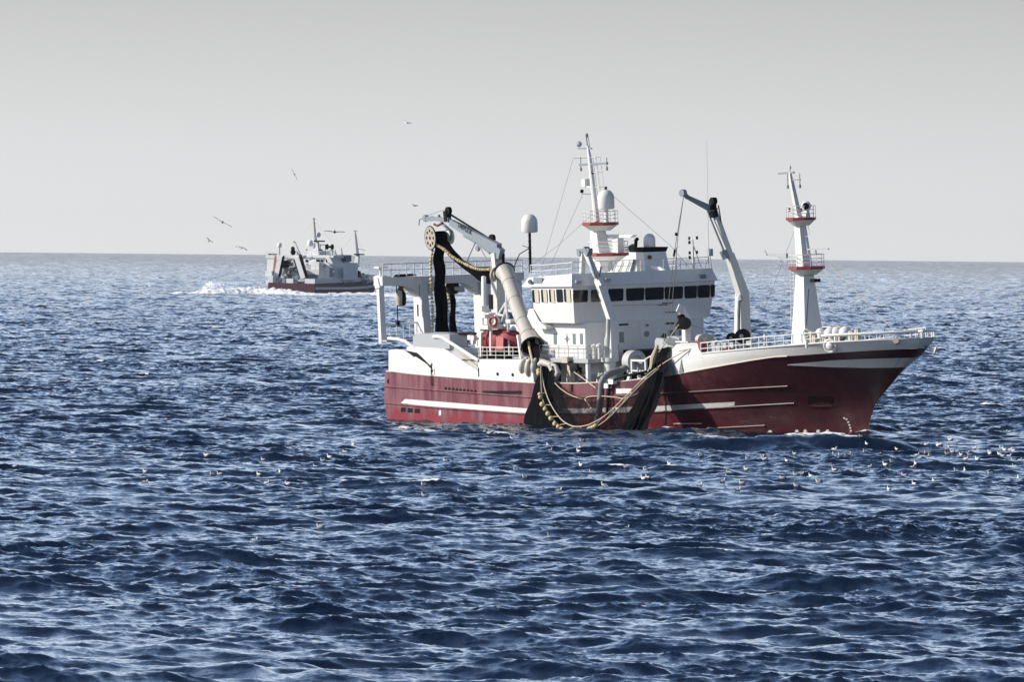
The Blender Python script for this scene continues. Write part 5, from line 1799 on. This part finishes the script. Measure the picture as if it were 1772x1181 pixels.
# ------------------------------------------------------------------ gulls
GW = paint("white_feathers", (.90, .90, .89), .8, (.6, .6, .58), .2)
GG = plain("grey_feathers", (.25, .27, .30), .8)
GB = plain("black_feathers", (.03, .03, .03), .8)
GL = plain("pale_wing_feathers", (.66, .67, .68), .8)
GY = plain("yellow_bill", (.55, .38, .08), .5)
def tubemat(m, pts, rs, n, mats):
    k = len(m.f)
    m.tube(pts, rs, n)
    for i in range(len(pts) - 1):
        for j in range(n):
            m.mi[k + i * n + j] = mats[i]
    return m
def gull_flying(name, dih, dark=False, tipdrop=.0):
    """spread wings along Y, body along X; one continuous figure"""
    m = MB()
    body, back = (1, 1) if dark else (0, 0)
    wing = 1 if dark else 4
    tubemat(m, [(-.32, 0, .0), (-.2, 0, .0), (-.05, 0, -.01), (.1, 0, 0), (.2, 0, .02), (.26, 0, .035), (.31, 0, .03), (.35, 0, .015), (.39, 0, .0)], [.03, .06, .085, .08, .055, .05, .04, .015, .004], 8, [body, body, body, body, body, body, 3, 3])
    m.prism([(-.28, -.04, .01), (-.45, -.11, .02), (-.45, .11, .02), (-.28, .04, .01)], (0, 0, .012), body)
    for s in (-1, 1):
        st = [(0.06, .05, .22, .02), (.10, .30, .20, .30), (.04, .52, .15, .52), (-.10, .74, .04, .74)]
        rows = []
        for k, (xl, y, ch, yy) in enumerate(st):
            zz = yy * math.sin(dih) - (tipdrop * max(0, yy - .3) ** 1.3)
            ym = y * math.cos(dih)
            rows.append([(xl + .02, s * ym, zz), (xl - ch * .35, s * ym, zz + .018), (xl - ch, s * ym, zz - .004), (xl - ch * .4, s * ym, zz - .012), (xl + .02, s * ym, zz)])
        for k in range(3):
            m.loft([rows[k], rows[k + 1]], 2 if k == 2 else wing)
    return m.build(name, [GW, GG, GB, GY, GL], None, None, 70)
def place(o, p, yaw, pitch=0, bank=0, sc=1.0):
    o.matrix_world = Matrix.Translation(p) @ Matrix.Rotation(R(yaw), 4, 'Z') @ Matrix.Rotation(R(pitch), 4, 'Y') @ Matrix.Rotation(R(bank), 4, 'X') @ Matrix.Scale(sc, 4)
FLY = [(385, 384.5, 640, 90, 0, 29, 1.02, .05, True, .0, 'dark gull soaring on straight slanted wings, left of the distant vessel'),
       (362.5, 417, 900, 60, -25, 40, .65, .5, False, .3, 'smallest pale gull low over the horizon at far left'),
       (418, 429, 780, 70, -22, 18, .80, .15, False, .5, 'white gull with arched wings just above the horizon left of the distant vessel'),
       (509.5, 302, 700, 80, 0, 62, .70, .1, False, .2, 'gull banking steeply on edge in the open sky above the distant vessel'),
       (703, 212.5, 760, 140, -28, 15, .86, .35, False, .2, 'highest white gull, alone in the sky up and left of the power block'),
       (718.5, 356, 820, 35, 0, 12, .70, .12, True, .1, 'small grey gull close to the left tip of the net crane'),
       (579, 401.5, 680, -90, -12, -3, 1.12, .10, True, .05, 'gull gliding on wide level wings between the masts of the distant vessel'),
       (1619, 606, 690, -75, -42, -12, 1.3, .35, False, .1, 'white gull with raised wings flying beside the red bow'),
       (949.5, 930, 440, 120, 0, 52, .50, .35, True, .0, 'dark winged gull skimming the waves in the foreground')]
for i, (x, y, d, yaw, pi, bank, sc_, dih, dark, td, lab) in enumerate(FLY):
    o = gull_flying('gull', dih, dark, td)
    place(o, far_point(x, y, d), yaw, pi, bank, sc_)
    tag(o, lab, 'gull', 'gulls in flight')
m = MB()
tubemat(m, [(-.30, 0, .12), (-.24, 0, .10), (-.12, 0, .07), (.02, 0, .05), (.14, 0, .07), (.20, 0, .13), (.21, 0, .20), (.225, 0, .26), (.25, 0, .28), (.30, 0, .27), (.33, 0, .262)], [.01, .05, .10, .125, .10, .06, .048, .055, .045, .016, .004], 9, [2, 1, 0, 0, 0, 0, 0, 0, 3, 3])
sit = m.build('gull', [GW, GG, GB, GY], None, None, 75)
SIT = [(1490,759),(1500,767),(1443,776),(1443,783),(1455,786.5),(1468,788.6),(1498,782),(1528,781),(1552,779),(1577,780.4),(1602,769),(1623,769),(1626,769),(1637,774.5),(1645,759),(1685,775),(1712,766),(1713,779),(1713.5,784),(1721,779),(1730,781.5),(1734,771),(1739,776.6),(1747.6,779),(1754,777),(1745,784),(1736,789),(1755,793),(1764,793),(1757,802),(1640,783),(1649,783),(1655,780),(1663.6,781),(1673,784.4),(1679,786),(1661.5,789),(1670.5,793),(1692,793),(1601.6,783.6),(1609,783),(1586,789),(1590.7,791),(1544,792),(1504,803),(1533,805),(1578,803.5),(1585,804),(1655,810),(1670,814),(1714.6,814),(1763,825),(1478,810),(1445,812),(1417,832),(1566,823),(1582.7,830.6),(1616,831.7),(1538.6,843),(1739,746.6),
       (1159,802),(1118,811.4),(1121.4,827),(1114.7,830.6),(1210.6,840.8),(1213,786),(1242.6,798),(1260.7,820),(1263,815),(1250,833.5),(1276,848.6),(1285,836),(1292,813),(1294.6,792.7),(1317,788),(1324,794.5),(1361.8,794),(1375.8,782.7),(1377.6,823),(1386,822.7),(1378.7,843.7),(1355,828),(1403.6,817.7),(1417.8,833),
       (948.7,767.5),(951,775),(1002,775),(1007.6,771),(1008,762),(886,757),(772,797),(733.9,839),(735.7,858),(797,848),(893.7,812.7),(908.8,826),(965.9,851),(1046.5,835),(1050,839),(1006,806),(1025,814),(1084,808),(1084,906.6),
       (35,787),(42,788),(114,800.7),(25,809),(128,780),(251.7,810.6),(249.7,832),(312.7,786.6),(358,788.6),(368,818),(381.5,818),(417.7,815),(448.7,815.4),(456,795),(485,814),(460.5,837),(499,836.6),(555,910),(439,929),(547,802),(560,795),(571,790),(598,776),(612,768)]
def sea_z(x, y):
    """height of the sea surface over (x, y), undoing the sideways pull of the waves"""
    u, v = np.array([x], dtype=np.float32), np.array([y], dtype=np.float32)
    for _ in range(8):
        H, X, Y, J = sea_disp(u, v)
        u, v = x - X, y - Y
    return float(H[0] + bumps(np.array([x]), np.array([y]))[0]) + drop(x, y)
def set_gulls():
    k = 0
    for (x, y) in SIT:
        p = ground(x, y + 2)
        dvec = (p - CAMO).normalized()
        # the nearest spot on this line of sight where the water really comes up to it
        best = None
        for s in np.arange(-70, 45, 1.0):
            q = CAMO + dvec * ((p - CAMO).length + s)
            if q.z < sea_z(q.x, q.y) + .02:
                best = CAMO + dvec * ((p - CAMO).length + s - .6)
                break
        if best is None:
            best = p
        best.z = sea_z(best.x, best.y)
        if k == 0:
            o = sit
        else:
            o = sit.copy()
            C.objects.link(o)
        k += 1
        yaw = random.choice((150, 180, 200, 230, 120, 0, 20, -30, 160, 190)) + random.uniform(-20, 20)
        place(o, best - V((0, 0, .01)), yaw, random.uniform(-6, 6), 0, random.uniform(.68, .9))
        if x > 1500:
            tag(o, 'tiny white gull floating on the water off and to the right of the red bow', 'gull', 'gulls floating off the bow')
        elif x > 660:
            tag(o, 'tiny white gull floating on the water in front of the large red vessel', 'gull', 'gulls floating in front of the red vessel')
        else:
            tag(o, 'tiny white gull floating on open water left of the large red vessel', 'gull', 'gulls floating left of the red vessel')
# the bow wave and the swell along the near hull
for (bx_, by_, la, lb, rot, h) in ((1425, 780, 9, 1.5, -22, 1.0), (1265, 764, 9, 2.4, -15, .30), (1530, 757, 5, 2.0, 10, .3), (1590, 812, 4, 1.6, -10, .45)):
    q = ground(bx_, by_)
    BUMPS.append((q.x, q.y, la, lb, R(rot), h))
def wakes(x, y, foam):
    """churned white water: the far vessel's wake and the foam at the near bow"""
    z = np.zeros_like(x)
    tA, LA, NA = TILES[1][2], TILES[1][0], TILES[1][1]
    def band(pts, wid, hgt, f, rough=.6, lump=.35):
        P = [ground(*p) for p in pts]
        for i in range(len(P) - 1):
            a, b = P[i], P[i + 1]
            w0, w1 = wid[i], wid[i + 1]
            x0, x1 = min(a.x, b.x) - 30, max(a.x, b.x) + 30
            y0, y1 = min(a.y, b.y) - 60, max(a.y, b.y) + 60
            msk = (x > x0) & (x < x1) & (y > y0) & (y < y1)
            if not msk.any():
                continue
            X, Y = x[msk], y[msk]
            dx, dy = b.x - a.x, b.y - a.y
            L = dx * dx + dy * dy
            t = np.clip(((X - a.x) * dx + (Y - a.y) * dy) / L, 0, 1)
            d = np.hypot(X - a.x - t * dx, Y - a.y - t * dy) / (w0 + (w1 - w0) * t)
            n = 8 * sample(tA, LA, NA, X * .35 + 3, Y * .35) + 10 * sample(tA, LA, NA, X * 1.3, Y * 1.3)
            g = np.exp(-d * d * 1.4)
            foam[msk] = np.maximum(foam[msk], np.clip(g * f * (1 + rough * n), 0, 1))
            z[msk] = np.maximum(z[msk], g * (hgt[i] + (hgt[i + 1] - hgt[i]) * t) * np.clip(1 + lump * n, .3, 1.7))
    band([(335, 510), (365, 511), (400, 510.5), (440, 510), (470, 511), (510, 512), (550, 513)], (5, 7, 9, 10, 10, 8, 6), (.7, 1.1, 1.5, 1.7, 1.6, 1.0, .5), 1.5, .3)
    band([(545, 514), (590, 513), (640, 511), (720, 517), (830, 519)], (6, 6, 5, 6, 5), (.6, .6, .5, .4, .2), 1.0, .5)
    band([(640, 522), (700, 521), (740, 522)], (5, 7, 4), (.15, .2, .1), .62, .6)
    band([(346, 509), (357, 509), (372, 509.5)], (3, 4, 3), (.8, 1.2, .8), 1.3, .3)
    band([(298, 510), (312, 510.5), (318, 510)], (2, 3, 2), (.5, .8, .3), .95, .5)
    band([(1370, 757), (1420, 757), (1470, 759), (1497, 764)], (1.0, 1.1, 1.0, .6), (.10, .14, .10, .05), .70, .7)
    band([(1506, 757), (1525, 756), (1545, 757)], (1.4, 2.2, 1.0), (.4, .5, .15), 1.25, .5)
    band([(690, 741), (760, 748), (840, 752), (890, 755)], (1.0, 1.6, 1.8, 1.0), (0, .1, .1, 0), .42, .9)
    band([(1120, 758), (1200, 762), (1270, 764)], (1.4, 2.2, 1.4), (0, .1, 0), .42, .9)
    band([(1600, 541), (1700, 543), (1772, 545)], (5, 7, 5), (.1, .2, .1), .55, .7)
    return z
def build_sea():
    az = np.concatenate([np.linspace(-180, -40, 29)[:-1], np.linspace(-40, -10, 60)[:-1], np.linspace(-10, -4.8, 330)[:-1],
                         np.linspace(-4.8, 4.8, 1000), np.linspace(4.8, 10, 330)[1:], np.linspace(10, 40, 60)[1:], np.linspace(40, 180, 29)[1:]])
    az = np.radians(az)
    r = list(np.linspace(4, 150, 25)[:-1]) + list(np.linspace(150, 270, 80)[:-1])
    d = 270.0
    while d < 15000:
        r.append(d)
        d += 0.23 if d < 520 else 0.33 if d < 850 else 0.33 * (d / 850) ** 1.9 if d < 3500 else 0.33 * (3500 / 850) ** 1.9 * (d / 3500) ** 1.8
    r = np.array(r, dtype=np.float64)
    nr, na = len(r), len(az)
    print("sea grid", nr, na)
    RR, AA = np.meshgrid(r, az, indexing='ij')
    x0 = (RR * np.sin(AA)).astype(np.float32)
    y0 = (RR * np.cos(AA)).astype(np.float32)
    fade = np.clip((4500 - RR) / 3000, 0, 1).astype(np.float32)
    H, X, Y, J = sea_disp(x0, y0, fade)
    # far outside the view the grid is coarse: only the long waves stay
    wide = np.clip((np.abs(AA) - R(10)) / R(10), 0, 1).astype(np.float32)
    near = np.clip((220 - RR) / 100, 0, 1).astype(np.float32)
    k = (1 - .85 * np.maximum(wide, near))
    H, X, Y = H * k, X * k, Y * k
    x, y = x0 + X, y0 + Y
    foam = np.zeros_like(H)
    z = H + bumps(x, y) + wakes(x, y, foam) + drop(x0.astype(np.float64), y0.astype(np.float64))
    co_ = np.stack([x, y, z], -1).reshape(-1, 3).astype(np.float32)
    me = bpy.data.meshes.new("sea")
    nv = nr * na
    i = np.arange(nr - 1)[:, None] * na
    j = np.arange(na - 1)[None, :]
    a = i + j
    q = np.stack([a, a + 1, a + na + 1, a + na], -1).reshape(-1, 4)[:, ::-1]
    nq = len(q)
    me.vertices.add(nv)
    me.vertices.foreach_set('co', co_.ravel())
    me.loops.add(nq * 4)
    me.loops.foreach_set('vertex_index', q.ravel().astype(np.int32))
    me.polygons.add(nq)
    me.polygons.foreach_set('loop_start', (np.arange(nq) * 4).astype(np.int32))
    me.polygons.foreach_set('use_smooth', np.ones(nq, dtype=bool))
    # whitecaps: the most folded crests, only in scattered patches
    inner = (np.abs(AA) < R(4.8)) & (RR > 300) & (RR < 2500)
    q0, q1 = np.quantile(J[inner][::7], (.0006, .006))
    pa = sample(TILES[0][2], TILES[0][0], TILES[0][1], x0 * .23 + 40, y0 * .23 + 11) > .16
    cap = np.clip((q1 - J) / (q1 - q0), 0, 1) * pa
    foam = np.maximum(foam, cap)
    for nm, arr in (("foam", foam), ("far", np.clip((RR - 650) / 1900, 0, 1))):
        at = me.attributes.new(nm, 'FLOAT', 'POINT')
        at.data.foreach_set('value', arr.astype(np.float32).ravel())
    me.update(calc_edges=True)
    me.materials.append(sea_material())
    o = bpy.data.objects.new("sea", me)
    C.objects.link(o)
    o['kind'] = 'structure'
    o['label'] = 'choppy dark blue sea reaching to the horizon'
    return o

def sea_material():
    m, t, b = nmat("sea_water")
    N, Lk = t.nodes.new, t.links.new
    b.inputs['Base Color'].default_value = (0.0015, 0.008, 0.026, 1)
    b.inputs['Roughness'].default_value = 0.06
    b.inputs['IOR'].default_value = 1.33
    geo = N('ShaderNodeNewGeometry')
    mp = N('ShaderNodeMapping')
    mp.inputs['Scale'].default_value = (1.0, 1.0, 1.0)
    Lk(geo.outputs['Position'], mp.inputs[0])
    n1 = N('ShaderNodeTexNoise')
    n1.inputs['Scale'].default_value = 3.4
    n1.inputs['Detail'].default_value = 6
    n1.inputs['Roughness'].default_value = 0.62
    Lk(mp.outputs[0], n1.inputs['Vector'])
    bp = N('ShaderNodeBump')
    bp.inputs['Strength'].default_value = 0.36
    bp.inputs['Distance'].default_value = 0.10
    Lk(n1.outputs[0], bp.inputs['Height'])
    fa = N('ShaderNodeAttribute')
    fa.attribute_name = 'far'
    n3 = N('ShaderNodeTexNoise')
    n3.inputs['Scale'].default_value = 0.30
    n3.inputs['Detail'].default_value = 4
    n3.inputs['Roughness'].default_value = 0.6
    Lk(geo.outputs['Position'], n3.inputs['Vector'])
    fm = N('ShaderNodeMath')
    fm.operation = 'MULTIPLY'
    fm.inputs[1].default_value = 0.9
    n4 = N('ShaderNodeTexNoise')                # gusts: rougher and smoother patches
    n4.inputs['Scale'].default_value = 0.035
    n4.inputs['Detail'].default_value = 4
    Lk(geo.outputs['Position'], n4.inputs['Vector'])
    g4 = N('ShaderNodeMapRange')
    g4.inputs['From Min'].default_value, g4.inputs['From Max'].default_value = .35, .65
    g4.inputs['To Min'].default_value, g4.inputs['To Max'].default_value = .35, 1.25
    Lk(n4.outputs[0], g4.inputs['Value'])
    gm = N('ShaderNodeMath')
    gm.operation = 'MULTIPLY'
    Lk(fa.outputs['Fac'], gm.inputs[0])
    Lk(g4.outputs[0], gm.inputs[1])
    Lk(gm.outputs[0], fm.inputs[0])
    b2 = N('ShaderNodeBump')
    b2.inputs['Distance'].default_value = 3.5
    Lk(fm.outputs[0], b2.inputs['Strength'])
    Lk(n3.outputs[0], b2.inputs['Height'])
    Lk(bp.outputs[0], b2.inputs['Normal'])
    Lk(b2.outputs[0], b.inputs['Normal'])
    # foam where a crest folds over
    at = N('ShaderNodeAttribute')
    at.attribute_name = 'foam'
    n2 = N('ShaderNodeTexNoise')
    n2.inputs['Scale'].default_value = 3.0
    n2.inputs['Detail'].default_value = 5
    Lk(geo.outputs['Position'], n2.inputs['Vector'])
    ad = N('ShaderNodeMath')
    ad.operation = 'ADD'
    Lk(at.outputs['Fac'], ad.inputs[0])
    Lk(n2.outputs[0], ad.inputs[1])
    mu = N('ShaderNodeMapRange')
    mu.inputs['From Min'].default_value = 0.82
    mu.inputs['From Max'].default_value = 1.12
    Lk(ad.outputs[0], mu.inputs['Value'])
    df = N('ShaderNodeBsdfDiffuse')
    df.inputs[0].default_value = (.90, .91, .92, 1)
    ms = N('ShaderNodeMixShader')
    Lk(mu.outputs[0], ms.inputs[0])
    Lk(b.outputs[0], ms.inputs[1])
    Lk(df.outputs[0], ms.inputs[2])
    Lk(ms.outputs[0], t.nodes['Material Output'].inputs[0])
    return m
sea = build_sea()
set_gulls()
# spray thrown up behind the far vessel: droplets too many to count
def droplets():
    m, t, b = nmat("white_water_droplets")
    d, tr, mx = t.nodes.new('ShaderNodeBsdfDiffuse'), t.nodes.new('ShaderNodeBsdfTranslucent'), t.nodes.new('ShaderNodeAddShader')
    d.inputs[0].default_value = tr.inputs[0].default_value = (.6, .6, .61, 1)
    t.links.new(d.outputs[0], mx.inputs[0])
    t.links.new(tr.outputs[0], mx.inputs[1])
    t.links.new(mx.outputs[0], t.nodes['Material Output'].inputs[0])
    return m
def spray():
    rng = random.Random(8)
    m = MB()
    b = ground(357, 509)
    for _ in range(1100):
        t = rng.random() ** .7
        u = rng.gauss(0, 1)
        z = 3.1 * (1 - abs(rng.gauss(0, .42))) * math.exp(-.25 * u * u)
        if z < 0:
            continue
        x = b.x + u * 1.0 + max(0, z) * .3 + rng.random() ** 4 * 8
        y = b.y + rng.gauss(0, 2)
        r = rng.uniform(.03, .09)
        c = V((x, y, b.z + .3 + z))
        m.add([c + V(q) * r for q in ((1, 0, 0), (-.5, .87, 0), (-.5, -.87, 0), (0, 0, 1.3), (0, 0, -1.3))], [(0, 1, 3), (1, 2, 3), (2, 0, 3), (1, 0, 4), (2, 1, 4), (0, 2, 4)])
    o = m.build('spray', droplets(), None, b)
    o.location = b
    tag(o, 'white spray bursting up in the wake of the distant vessel', 'spray', None, 'stuff')
spray()
def haze():
    m = MB().box((-16000, -600, -24), (16000, 16500, 48))
    mt = bpy.data.materials.new("haze_air")
    mt.use_nodes = True
    t = mt.node_tree
    t.nodes.remove(t.nodes['Principled BSDF'])
    v = t.nodes.new('ShaderNodeVolumePrincipled')
    v.inputs['Color'].default_value = (.94, .97, 1.0, 1)
    v.inputs['Density'].default_value = HAZE
    t.links.new(v.outputs[0], t.nodes['Material Output'].inputs['Volume'])
    o = m.build('haze', mt)
    o['kind'] = 'stuff'
    o['label'] = 'thin sea haze paling the distance'
HAZE = 1.0e-5
if HAZE:
    haze()
